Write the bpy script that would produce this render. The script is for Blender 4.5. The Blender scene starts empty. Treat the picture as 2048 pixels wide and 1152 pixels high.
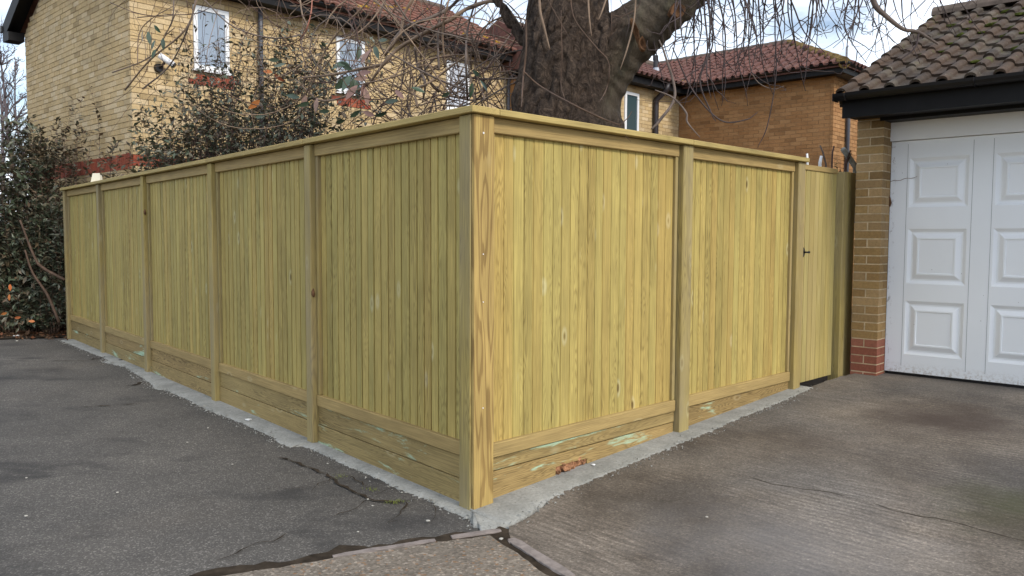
import bpy, bmesh, math, random
import numpy as np
from mathutils import Vector, Matrix, noise as mnoise
R = math.radians
random.seed(7)
scene = bpy.context.scene
col = scene.collection

# ------------------------------------------------------------------ camera
FPX, CX, CY, HC, PIT, ROL = 1610.0, 1024.0, 576.0, 1.444, R(3.546), R(0.239)
cam_d = bpy.data.cameras.new('camera')
cam_d.sensor_width = 36.0
cam_d.lens = FPX / 2048.0 * 36.0
cam_d.clip_start, cam_d.clip_end = 0.05, 800
cam = bpy.data.objects.new('camera', cam_d)
col.objects.link(cam)
fw = Vector((0, math.cos(PIT), -math.sin(PIT)))
up0 = Vector((0, math.sin(PIT), math.cos(PIT)))
ri0 = Vector((1, 0, 0))
ri = ri0 * math.cos(ROL) + up0 * math.sin(ROL)
up = up0 * math.cos(ROL) - ri0 * math.sin(ROL)
M = Matrix.Identity(4)
for i in range(3):
    M[i][0], M[i][1], M[i][2] = ri[i], up[i], -fw[i]
M[2][3] = HC
cam.matrix_world = M
scene.camera = cam

# ------------------------------------------------------------------ sky and sun
SUN_B, SUN_E = 138.0, 36.0      # bearing clockwise from +Y, elevation
world = bpy.data.worlds.new('World')
scene.world = world
world.use_nodes = True
wn, wl = world.node_tree.nodes, world.node_tree.links
wn.clear()
wout = wn.new('ShaderNodeOutputWorld')
wbg = wn.new('ShaderNodeBackground')
wsky = wn.new('ShaderNodeTexSky')
wsky.sky_type = 'NISHITA'
wsky.sun_disc = False
wsky.sun_elevation = R(SUN_E)
wsky.sun_rotation = R(SUN_B)
wtc = wn.new('ShaderNodeTexCoord')
wmp = wn.new('ShaderNodeMapping')
wmp.inputs['Scale'].default_value = (1.6, 1.6, 4.0)
wmp.inputs['Location'].default_value = (0.3, 0.9, 0.15)
wno = wn.new('ShaderNodeTexNoise')
wno.inputs['Scale'].default_value = 1.5
wno.inputs['Detail'].default_value = 7
wno.inputs['Roughness'].default_value = 0.55
wrp = wn.new('ShaderNodeValToRGB')
wrp.color_ramp.elements[0].position = 0.41
wrp.color_ramp.elements[1].position = 0.60
wmx = wn.new('ShaderNodeMix')
wmx.data_type = 'RGBA'
wmx.inputs[7].default_value = (12.2, 13.0, 14.2, 1)      # thin bright cloud
wl.new(wtc.outputs['Generated'], wmp.inputs['Vector'])
wl.new(wmp.outputs['Vector'], wno.inputs['Vector'])
wl.new(wno.outputs['Fac'], wrp.inputs['Fac'])
wl.new(wrp.outputs['Color'], wmx.inputs[0])
wl.new(wsky.outputs['Color'], wmx.inputs[6])
wl.new(wmx.outputs[2], wbg.inputs['Color'])
wbg.inputs['Strength'].default_value = 0.11
wl.new(wbg.outputs[0], wout.inputs[0])

sun_d = bpy.data.lights.new('sun', 'SUN')
sun_d.energy = 1.65
sun_d.angle = R(12)
sun_d.color = (1.0, 0.93, 0.82)
sun = bpy.data.objects.new('sun', sun_d)
col.objects.link(sun)
sb, se = R(SUN_B), R(SUN_E)
sdir = Vector((math.sin(sb) * math.cos(se), math.cos(sb) * math.cos(se), math.sin(se)))
sun.rotation_euler = (-sdir).to_track_quat('-Z', 'Y').to_euler()
sun.location = (6, -6, 12)

scene.view_settings.view_transform = 'Standard'
scene.view_settings.look = 'None'
scene.view_settings.exposure = 0.56
scene.view_settings.gamma = 1.0
scene.view_settings.use_curve_mapping = False

scene.cycles.max_bounces = 6
scene.cycles.diffuse_bounces = 3
scene.cycles.glossy_bounces = 2
scene.cycles.transmission_bounces = 2

# ------------------------------------------------------------------ helpers
def bd(b):
    return Vector((math.sin(R(b)), math.cos(R(b)), 0))

def ray(px, py):
    d = ri * (px - CX) - up * (py - CY) + fw * FPX
    return d / d.y

def at(px, py, Y):
    return Vector((0, 0, HC)) + ray(px, py) * Y

def onz(px, py, z=0.0):
    r = ray(px, py)
    return Vector((0, 0, HC)) + r * ((z - HC) / r.z)

def proj(p):
    q = Vector(p) - Vector((0, 0, HC))
    d = q.dot(fw)
    if d < 0.1:
        return None
    return (CX + FPX * q.dot(ri) / d, CY - FPX * q.dot(up) / d, d)

def frame(origin, xdir):
    x = Vector((xdir.x, xdir.y, 0)).normalized()
    y = Vector((-x.y, x.x, 0))
    m = Matrix.Identity(4)
    for i in range(3):
        m[i][0], m[i][1] = x[i], y[i]
        m[i][3] = origin[i] if i < len(origin) else 0
    return m

def tag(o, label=None, cat=None, group=None, kind=None):
    if label: o['label'] = label
    if cat: o['category'] = cat
    if group: o['group'] = group
    if kind: o['kind'] = kind
    return o

def empty(name, m):
    o = bpy.data.objects.new(name, None)
    col.objects.link(o)
    o.matrix_world = m
    o.empty_display_size = 0.2
    return o

class MB:
    def __init__(s):
        s.v, s.f = [], []
    def box(s, x0, x1, y0, y1, z0, z1):
        b = len(s.v)
        s.v += [(x0, y0, z0), (x1, y0, z0), (x1, y1, z0), (x0, y1, z0),
                (x0, y0, z1), (x1, y0, z1), (x1, y1, z1), (x0, y1, z1)]
        s.f += [tuple(b + i for i in q) for q in
                ((0, 3, 2, 1), (4, 5, 6, 7), (0, 1, 5, 4), (1, 2, 6, 5), (2, 3, 7, 6), (3, 0, 4, 7))]
        return s
    def hexa(s, pts):
        b = len(s.v)
        s.v += [tuple(p) for p in pts]
        s.f += [tuple(b + i for i in q) for q in
                ((0, 3, 2, 1), (4, 5, 6, 7), (0, 1, 5, 4), (1, 2, 6, 5), (2, 3, 7, 6), (3, 0, 4, 7))]
        return s
    def quad(s, a, b, c, d):
        k = len(s.v)
        s.v += [tuple(a), tuple(b), tuple(c), tuple(d)]
        s.f.append((k, k + 1, k + 2, k + 3))
        return s
    def prism(s, poly, z0, z1):
        """vertical prism over a 2-D polygon (ccw)"""
        b = len(s.v); n = len(poly)
        s.v += [(p[0], p[1], z0) for p in poly] + [(p[0], p[1], z1) for p in poly]
        s.f.append(tuple(b + i for i in reversed(range(n))))
        s.f.append(tuple(b + n + i for i in range(n)))
        for i in range(n):
            j = (i + 1) % n
            s.f.append((b + i, b + j, b + n + j, b + n + i))
        return s
    def prism_y(s, poly, y0, y1):
        """prism over a polygon in x-z, extruded along y"""
        b = len(s.v); n = len(poly)
        s.v += [(p[0], y0, p[1]) for p in poly] + [(p[0], y1, p[1]) for p in poly]
        s.f.append(tuple(b + i for i in range(n)))
        s.f.append(tuple(b + n + i for i in reversed(range(n))))
        for i in range(n):
            j = (i + 1) % n
            s.f.append((b + j, b + i, b + n + i, b + n + j))
        return s
    def prism_x(s, poly, x0, x1):
        """prism over a polygon in y-z, extruded along x"""
        b = len(s.v); n = len(poly)
        s.v += [(x0, p[0], p[1]) for p in poly] + [(x1, p[0], p[1]) for p in poly]
        s.f.append(tuple(b + i for i in reversed(range(n))))
        s.f.append(tuple(b + n + i for i in range(n)))
        for i in range(n):
            j = (i + 1) % n
            s.f.append((b + i, b + j, b + n + j, b + n + i))
        return s
    def tube(s, path, rad, sides=6, cap=True):
        n = len(path)
        if n < 2: return s
        pts = [Vector(p) for p in path]
        if not hasattr(rad, '__len__'): rad = [rad] * n
        b = len(s.v)
        t0 = (pts[1] - pts[0]).normalized()
        a = Vector((0, 0, 1)) if abs(t0.z) < 0.9 else Vector((1, 0, 0))
        nrm = t0.cross(a).normalized()
        for i in range(n):
            t = pts[min(i + 1, n - 1)] - pts[max(i - 1, 0)]
            if t.length < 1e-9: t = t0
            t = t.normalized()
            nrm = (nrm - t * nrm.dot(t))
            if nrm.length < 1e-6: nrm = t.orthogonal()
            nrm.normalize()
            bi = t.cross(nrm)
            for k in range(sides):
                an = 2 * math.pi * k / sides
                s.v.append(tuple(pts[i] + (nrm * math.cos(an) + bi * math.sin(an)) * rad[i]))
        for i in range(n - 1):
            for k in range(sides):
                k2 = (k + 1) % sides
                s.f.append((b + i * sides + k, b + i * sides + k2, b + (i + 1) * sides + k2, b + (i + 1) * sides + k))
        if cap:
            s.f.append(tuple(b + k for k in reversed(range(sides))))
            s.f.append(tuple(b + (n - 1) * sides + k for k in range(sides)))
        return s
    def mesh(s, name, mat, smooth=False):
        me = bpy.data.meshes.new(name)
        me.from_pydata(s.v, [], s.f)
        if mat is not None: me.materials.append(mat)
        if smooth:
            me.polygons.foreach_set('use_smooth', [True] * len(me.polygons))
        me.update()
        return me
    def build(s, name, mat, parent=None, smooth=False, loc=None):
        return link(name, s.mesh(name, mat, smooth), parent, loc)

def link(name, me, parent=None, loc=None):
    o = bpy.data.objects.new(name, me)
    col.objects.link(o)
    if parent is not None: o.parent = parent
    if loc is not None: o.location = loc
    return o

def bevel(o, w=0.004, seg=1):
    m = o.modifiers.new('bevel', 'BEVEL')
    m.width = w; m.segments = seg; m.limit_method = 'ANGLE'; m.angle_limit = R(40)
    return o

# ------------------------------------------------------------------ materials
def newmat(name):
    m = bpy.data.materials.new(name)
    m.use_nodes = True
    nt = m.node_tree
    b = nt.nodes['Principled BSDF']
    return m, nt, b

class NT:
    """small node-graph helper"""
    def __init__(s, nt): s.nt = nt
    def n(s, t, **kw):
        x = s.nt.nodes.new(t)
        for k, v in kw.items():
            if k in x.inputs.keys() if isinstance(k, str) else False:
                pass
            setattr(x, k, v)
        return x
    def l(s, a, b): s.nt.links.new(a, b)
    def math(s, op, a, b=None, c=None):
        x = s.nt.nodes.new('ShaderNodeMath'); x.operation = op
        for i, v in enumerate((a, b, c)):
            if v is None: continue
            if isinstance(v, (int, float)): x.inputs[i].default_value = v
            else: s.l(v, x.inputs[i])
        return x.outputs[0]
    def vmath(s, op, a, b=None):
        x = s.nt.nodes.new('ShaderNodeVectorMath'); x.operation = op
        for i, v in enumerate((a, b)):
            if v is None: continue
            if isinstance(v, tuple): x.inputs[i].default_value = v
            else: s.l(v, x.inputs[i])
        return x.outputs[0]
    def mix(s, fac, a, b, blend='MIX'):
        x = s.nt.nodes.new('ShaderNodeMix'); x.data_type = 'RGBA'; x.blend_type = blend
        for i, v in ((0, fac), (6, a), (7, b)):
            if isinstance(v, (int, float)): x.inputs[i].default_value = v
            elif isinstance(v, tuple): x.inputs[i].default_value = (*v, 1) if len(v) == 3 else v
            else: s.l(v, x.inputs[i])
        return x.outputs[2]
    def noise(s, vec, scale, detail=4, rough=0.5, dist=0.0):
        x = s.nt.nodes.new('ShaderNodeTexNoise')
        x.inputs['Scale'].default_value = scale
        x.inputs['Detail'].default_value = detail
        x.inputs['Roughness'].default_value = rough
        x.inputs['Distortion'].default_value = dist
        if vec is not None: s.l(vec, x.inputs['Vector'])
        return x.outputs['Fac']
    def voro(s, vec, scale, feature='F1', out='Distance', rnd=1.0):
        x = s.nt.nodes.new('ShaderNodeTexVoronoi'); x.feature = feature
        x.inputs['Scale'].default_value = scale
        x.inputs['Randomness'].default_value = rnd
        if vec is not None: s.l(vec, x.inputs['Vector'])
        return x.outputs[out]
    def ramp(s, fac, stops):
        x = s.nt.nodes.new('ShaderNodeValToRGB')
        e = x.color_ramp.elements
        while len(e) < len(stops): e.new(0.5)
        for i, (p, c) in enumerate(stops):
            e[i].position = p
            e[i].color = (c, c, c, 1) if isinstance(c, (int, float)) else ((*c, 1) if len(c) == 3 else c)
        s.l(fac, x.inputs['Fac'])
        return x.outputs['Color']
    def mapping(s, vec, scale=(1, 1, 1), loc=(0, 0, 0), rot=(0, 0, 0)):
        x = s.nt.nodes.new('ShaderNodeMapping')
        x.inputs['Scale'].default_value = scale
        x.inputs['Location'].default_value = loc
        x.inputs['Rotation'].default_value = rot
        s.l(vec, x.inputs['Vector'])
        return x.outputs['Vector']
    def bump(s, h, strength, dist, bsdf, prev=None):
        x = s.nt.nodes.new('ShaderNodeBump')
        x.inputs['Strength'].default_value = strength
        x.inputs['Distance'].default_value = dist
        s.l(h, x.inputs['Height'])
        if prev is not None: s.l(prev, x.inputs['Normal'])
        s.l(x.outputs[0], bsdf.inputs['Normal'])
        return x.outputs[0]

def flat(name, c, rough=0.6, spec=0.4, var=0.0, vscale=8.0, metallic=0.0):
    m, nt, b = newmat(name); g = NT(nt)
    b.inputs['Roughness'].default_value = rough
    b.inputs['Specular IOR Level'].default_value = spec
    b.inputs['Metallic'].default_value = metallic
    if var:
        pos = nt.nodes.new('ShaderNodeNewGeometry').outputs['Position']
        f = g.noise(pos, vscale, 5, 0.6)
        f = g.ramp(f, [(0.3, 1 - var), (0.7, 1 + var * 0.6)])
        g.l(g.mix(1.0, c, f, 'MULTIPLY'), b.inputs['Base Color'])
    else:
        b.inputs['Base Color'].default_value = (*c, 1)
    return m

def wood(name, light, dark, axis='Z', lines=26.0, contrast=0.55, var=0.16, knot=0.25, stain=0.0, grey=0.0, redgreen=0.5, figure=False, thr=0.575):
    m, nt, b = newmat(name); g = NT(nt)
    tc = nt.nodes.new('ShaderNodeTexCoord').outputs['Object']
    oi = nt.nodes.new('ShaderNodeObjectInfo')
    rnd = oi.outputs['Random']
    comb = nt.nodes.new('ShaderNodeCombineXYZ')
    g.l(g.math('MULTIPLY', rnd, 61.0), comb.inputs[0])
    g.l(g.math('MULTIPLY', rnd, 23.0), comb.inputs[1])
    g.l(g.math('MULTIPLY', rnd, 37.0), comb.inputs[2])
    v = g.vmath('ADD', tc, comb.outputs[0])
    k = 0.085
    sc = {'Z': (1, 1, k), 'X': (k, 1, 1)}[axis]
    vs = g.mapping(v, scale=sc)
    base = g.noise(vs, 13.0, 2, 0.45, 0.2)
    ln = g.math('SINE', g.math('MULTIPLY', base, lines * 6.0))
    ln = g.ramp(g.math('MULTIPLY_ADD', ln, 0.5, 0.5), [(0.0, 0.0), (0.55, 0.25), (1.0, 1.0)])
    msk = g.noise(vs, 5.0, 2, 0.5)
    if not figure: ln = g.math('MULTIPLY', ln, g.ramp(msk, [(0.38, 0.1), (0.66, 1.0)]))
    else: ln = g.ramp(ln, [(0.15, 0.0), (0.7, 1.0)])
    kf = 0.012
    sf = {'Z': (1, 1, kf), 'X': (kf, 1, 1)}[axis]
    fib = g.noise(g.mapping(v, scale=sf), 260.0, 3, 0.6)
    c = g.mix(g.math('MULTIPLY', ln, contrast), light, dark)
    c = g.mix(0.75, c, g.mix(1.0, c, g.ramp(fib, [(0.3, 0.58), (0.7, 1.25)]), 'MULTIPLY'))
    # blotches along the length
    sb_ = {'Z': (1, 1, 0.3), 'X': (0.3, 1, 1)}[axis]
    blo = g.noise(g.mapping(v, scale=sb_), 7.0, 4, 0.6)
    c = g.mix(0.6, c, g.mix(1.0, c, g.ramp(blo, [(0.28, 0.72), (0.72, 1.22)]), 'MULTIPLY'))
    # knots
    kn = g.voro(g.mapping(v, scale={'Z': (1, 1, 0.42), 'X': (0.42, 1, 1)}[axis]), 5.2)
    c = g.mix(g.math('MULTIPLY', g.ramp(kn, [(0.035, 1.0), (0.075, 0.0)]), knot * 1.9), c, (0.17, 0.115, 0.045))
    c = g.mix(g.math('MULTIPLY', g.ramp(kn, [(0.05, 0.0), (0.09, 0.9), (0.15, 0.0)]), knot), c, (0.62, 0.55, 0.34))
    # object-to-object tint
    h2 = g.math('FRACT', g.math('MULTIPLY', rnd, 17.3))
    h3 = g.math('FRACT', g.math('MULTIPLY', rnd, 41.7))
    c = g.mix(1.0, c, g.ramp(h2, [(0.0, 1 - var), (1.0, 1 + var * 0.8)]), 'MULTIPLY')
    c = g.mix(redgreen, c, g.mix(1.0, c, g.ramp(h3, [(0.0, (1.06, 0.93, 0.86)), (0.15, (1.02, 1.0, 0.95)), (0.6, (0.95, 1.02, 1.0)), (1.0, (0.86, 0.98, 1.0))]), 'MULTIPLY'))
    if grey:
        gf = g.ramp(g.noise(g.mapping(v, scale=sb_), 3.0, 5, 0.6), [(0.35, 0.0), (0.65, grey)])
        c = g.mix(gf, c, (0.30, 0.25, 0.17))
    if stain:
        # pale copper-green preservative bloom
        sv = g.mapping(v, scale={'Z': (1, 1, 0.12), 'X': (0.16, 1, 1)}[axis])
        sn = g.noise(sv, 5.5, 6, 0.7, 0.4)
        sn = g.ramp(sn, [(thr, 0.0), (thr + 0.06, stain)])
        c = g.mix(sn, c, (0.38, 0.52, 0.36))
    g.l(c, b.inputs['Base Color'])
    b.inputs['Roughness'].default_value = 0.72
    b.inputs['Specular IOR Level'].default_value = 0.25
    hb = g.math('ADD', g.math('MULTIPLY', fib, 0.6), g.math('MULTIPLY', ln, -0.4))
    g.bump(hb, 0.35, 0.002, b)
    return m

LW, DW = (0.44, 0.335, 0.115), (0.27, 0.185, 0.055)
WB = wood('wood_board', (0.455, 0.345, 0.112), (0.18, 0.125, 0.036), 'Z', 26, 0.68, 0.10, 0.5, redgreen=0.5)
WG = wood('wood_gate', (0.47, 0.365, 0.13), (0.30, 0.22, 0.07), 'Z', 18, 0.4, 0.10, 0.15, grey=0.25)
WP = wood('wood_post', (0.40, 0.295, 0.098), (0.19, 0.13, 0.042), 'Z', 16, 0.7, 0.08, 0.3, grey=0.5)
WC = wood('wood_corner_facing', (0.44, 0.305, 0.105), (0.24, 0.15, 0.05), 'Z', 7, 0.8, 0.02, 0.12, redgreen=0.0, figure=True)
WR = wood('wood_rail', (0.39, 0.275, 0.11), (0.28, 0.195, 0.08), 'X', 14, 0.3, 0.06, 0.25, redgreen=0.2)
WCAP = wood('wood_cap', (0.44, 0.33, 0.125), (0.33, 0.235, 0.08), 'X', 14, 0.3, 0.07, 0.2, redgreen=0.2)
WGB = wood('wood_gravel_board', (0.34, 0.245, 0.10), (0.14, 0.092, 0.035), 'X', 30, 0.85, 0.12, 0.25, stain=1.0, redgreen=0.3)
WGS = wood('wood_gravel_board_stained', (0.34, 0.245, 0.10), (0.14, 0.092, 0.035), 'X', 30, 0.85, 0.08, 0.25, stain=0.9, redgreen=0.2, thr=0.535)

def brick_mat(name, c1, c2, c3, rough=0.9):
    m, nt, b = newmat(name); g = NT(nt)
    ge = nt.nodes.new('ShaderNodeNewGeometry')
    oi = nt.nodes.new('ShaderNodeObjectInfo')
    f = g.math('FRACT', g.math('ADD', ge.outputs['Random Per Island'], g.math('MULTIPLY', oi.outputs['Random'], 7.31)))
    c = g.ramp(f, [(0.0, c1), (0.45, c2), (0.8, c3), (1.0, tuple(x * 0.72 for x in c2))])
    p = ge.outputs['Position']
    c = g.mix(0.8, c, g.mix(1.0, c, g.ramp(g.noise(p, 2.2, 5, 0.6), [(0.3, 0.80), (0.7, 1.15)]), 'MULTIPLY'))
    c = g.mix(0.8, c, g.mix(1.0, c, g.ramp(g.noise(p, 45.0, 4, 0.7), [(0.3, 0.75), (0.7, 1.18)]), 'MULTIPLY'))
    sp = g.voro(p, 55.0)
    c = g.mix(g.ramp(sp, [(0.10, 0.55), (0.2, 0.0)]), c, tuple(x * 0.35 for x in c2))
    g.l(c, b.inputs['Base Color'])
    b.inputs['Roughness'].default_value = rough
    b.inputs['Specular IOR Level'].default_value = 0.2
    g.bump(g.noise(p, 120, 4, 0.7), 0.5, 0.004, b)
    return m

BUFF = brick_mat('brick_buff', (0.58, 0.43, 0.235), (0.52, 0.375, 0.19), (0.63, 0.49, 0.30))
RED = brick_mat('brick_red', (0.34, 0.085, 0.045), (0.30, 0.075, 0.045), (0.38, 0.11, 0.06))
BROWN = brick_mat('brick_brown', (0.36, 0.19, 0.08), (0.32, 0.162, 0.066), (0.40, 0.22, 0.097))
STOCK = brick_mat('brick_stock', (0.36, 0.235, 0.10), (0.29, 0.18, 0.075), (0.42, 0.29, 0.15))
STRED = brick_mat('brick_stock_red', (0.28, 0.105, 0.065), (0.24, 0.085, 0.055), (0.32, 0.13, 0.085))
MORT_D = flat('mortar_dark', (0.30, 0.225, 0.14), 0.95, 0.1, 0.3, 20)
MORT_L = flat('mortar_pale', (0.60, 0.49, 0.33), 0.95, 0.1, 0.3, 20)
MORT_B = flat('mortar_brown', (0.42, 0.27, 0.15), 0.95, 0.1, 0.35, 6)

def tile_mat(name, c1, c2, moss, lichen):
    m, nt, b = newmat(name); g = NT(nt)
    ge = nt.nodes.new('ShaderNodeNewGeometry'); p = ge.outputs['Position']
    oi = nt.nodes.new('ShaderNodeObjectInfo')
    c = g.mix(oi.outputs['Random'], c1, c2)
    c = g.mix(0.9, c, g.mix(1.0, c, g.ramp(g.noise(p, 14, 6, 0.65), [(0.3, 0.65), (0.7, 1.25)]), 'MULTIPLY'))
    c = g.mix(g.math('MULTIPLY', g.ramp(g.noise(p, 3.0, 5, 0.6), [(0.52, 0.0), (0.64, 1.0)]), lichen), c, (0.17, 0.15, 0.115))
    sep = nt.nodes.new('ShaderNodeSeparateXYZ')
    g.l(p, sep.inputs[0])
    mm = g.noise(p, 5.0, 5, 0.7)
    mm = g.ramp(mm, [(0.60, 0.0), (0.68, 1.0)])
    c = g.mix(g.math('MULTIPLY', mm, moss), c, (0.075, 0.085, 0.02))
    sp = g.voro(p, 16.0)
    c = g.mix(g.math('MULTIPLY', g.ramp(sp, [(0.07, 0.8), (0.11, 0.0)]), lichen), c, (0.5, 0.5, 0.42))
    g.l(c, b.inputs['Base Color'])
    b.inputs['Roughness'].default_value = 0.85
    b.inputs['Specular IOR Level'].default_value = 0.25
    g.bump(g.noise(p, 90, 4, 0.7), 0.4, 0.004, b)
    return m

TILE_G = tile_mat('tile_garage', (0.088, 0.056, 0.037), (0.044, 0.033, 0.025), 0.95, 0.35)
TILE_H = tile_mat('tile_red', (0.15, 0.070, 0.056), (0.12, 0.058, 0.049), 0.0, 0.12)
TILE_F = tile_mat('tile_house', (0.22, 0.095, 0.065), (0.17, 0.077, 0.055), 0.1, 0.5)
RIDGE = flat('ridge_tile_grey', (0.13, 0.10, 0.08), 0.9, 0.2, 0.4, 9)
LICH = flat('lichen_yellow', (0.42, 0.25, 0.03), 0.95, 0.1, 0.5, 12)
MOSS = flat('moss', (0.065, 0.075, 0.016), 1.0, 0.05, 0.5, 30)
BLACK = flat('black_plastic', (0.008, 0.008, 0.010), 0.42, 0.35, 0.3, 4)
BLACKW = flat('black_painted_timber', (0.007, 0.007, 0.008), 0.6, 0.25, 0.3, 6)
GREYP = flat('grey_pipe', (0.075, 0.08, 0.095), 0.4, 0.5)
UPVC = flat('white_window_frame', (0.80, 0.81, 0.82), 0.35, 0.5)
SOIL = flat('soil', (0.045, 0.034, 0.024), 0.98, 0.1, 0.6, 14)
CHROME = flat('camera_silver', (0.75, 0.76, 0.78), 0.3, 0.5)
LEAD = flat('lead_flashing', (0.42, 0.46, 0.52), 0.5, 0.4, 0.2, 5)

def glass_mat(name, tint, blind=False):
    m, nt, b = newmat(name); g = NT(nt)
    if blind:
        p = nt.nodes.new('ShaderNodeNewGeometry').outputs['Position']
        s = nt.nodes.new('ShaderNodeSeparateXYZ'); g.l(p, s.inputs[0])
        w = g.math('SINE', g.math('MULTIPLY', s.outputs[2], 2 * math.pi / 0.042))
        g.l(g.mix(g.math('MULTIPLY_ADD', w, 0.5, 0.5), tint, tuple(x * 0.6 for x in tint)), b.inputs['Base Color'])
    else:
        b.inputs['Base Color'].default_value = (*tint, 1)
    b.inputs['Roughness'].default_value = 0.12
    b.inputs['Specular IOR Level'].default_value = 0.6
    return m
GLASS = glass_mat('window_glass_sky_tint', (0.29, 0.35, 0.43))  # pale bluish base colour stands in for the reflected sky
GLASSB = glass_mat('window_glass_blind', (0.62, 0.66, 0.74), True)
GLASSD = glass_mat('window_glass_dark', (0.045, 0.075, 0.085))

def door_mat():
    m, nt, b = newmat('garage_door_white'); g = NT(nt)
    p = nt.nodes.new('ShaderNodeTexCoord').outputs['Object']
    s = nt.nodes.new('ShaderNodeSeparateXYZ'); g.l(p, s.inputs[0])
    c = g.mix(g.ramp(g.noise(p, 3.0, 6, 0.6), [(0.35, 0.0), (0.75, 0.35)]), (0.80, 0.83, 0.86), (0.74, 0.765, 0.79))
    # rust coloured dirt along the bottom edge, thinning upward
    low = g.math('MULTIPLY', g.ramp(s.outputs[2], [(0.0, 0.6), (0.10, 0.0)]), g.ramp(g.noise(p, 34, 6, 0.75), [(0.46, 0.0), (0.62, 1.0)]))
    c = g.mix(low, c, (0.30, 0.22, 0.15))
    sp = g.voro(p, 9.0)
    c = g.mix(g.ramp(sp, [(0.02, 0.8), (0.034, 0.0)]), c, (0.12, 0.10, 0.085))
    # scuffs next to the frame
    side = g.math('MULTIPLY', g.ramp(s.outputs[0], [(0.0, 0.8), (0.06, 0.0)]), g.ramp(g.noise(g.mapping(p, scale=(1, 1, 0.6)), 22, 6, 0.75), [(0.55, 0.0), (0.62, 1.0)]))
    c = g.mix(side, c, (0.16, 0.12, 0.10))
    g.l(c, b.inputs['Base Color'])
    b.inputs['Roughness'].default_value = 0.42
    b.inputs['Specular IOR Level'].default_value = 0.45
    g.bump(g.noise(p, 160, 3, 0.6), 0.06, 0.002, b)
    return m
DOOR = door_mat()

def asphalt_mat():
    m, nt, b = newmat('asphalt'); g = NT(nt)
    p = nt.nodes.new('ShaderNodeNewGeometry').outputs['Position']
    c = g.mix(g.ramp(g.noise(p, 0.7, 6, 0.6), [(0.35, 0.0), (0.68, 1.0)]), (0.072, 0.067, 0.061), (0.125, 0.114, 0.101))
    vcol = nt.nodes.new('ShaderNodeTexVoronoi'); vcol.inputs['Scale'].default_value = 135.0
    g.l(p, vcol.inputs['Vector'])
    bw = nt.nodes.new('ShaderNodeSeparateColor'); g.l(vcol.outputs['Color'], bw.inputs[0])
    st = g.ramp(bw.outputs[0], [(0.0, 0.62), (0.7, 0.95), (0.86, 1.3), (0.97, 2.2)])
    c = g.mix(0.75, c, g.mix(1.0, c, st, 'MULTIPLY'))
    # dark damp streaks
    dk = g.noise(g.mapping(p, scale=(1, 1.8, 1), rot=(0, 0, R(35))), 1.15, 6, 0.62, 0.3)
    c = g.mix(g.math('MULTIPLY', g.ramp(dk, [(0.54, 0.0), (0.68, 0.75)]), 1.0), c, (0.036, 0.034, 0.033))
    br = g.noise(p, 0.9, 4, 0.5)
    c = g.mix(g.ramp(br, [(0.55, 0.0), (0.8, 0.3)]), c, (0.115, 0.095, 0.075))
    g.l(c, b.inputs['Base Color'])
    b.inputs['Roughness'].default_value = 0.9
    b.inputs['Specular IOR Level'].default_value = 0.25
    h = g.math('ADD', g.math('MULTIPLY', vcol.outputs['Distance'], -0.8), g.noise(p, 14, 4, 0.6))
    g.bump(h, 0.55, 0.006, b)
    return m
ASPH = asphalt_mat()

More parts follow.
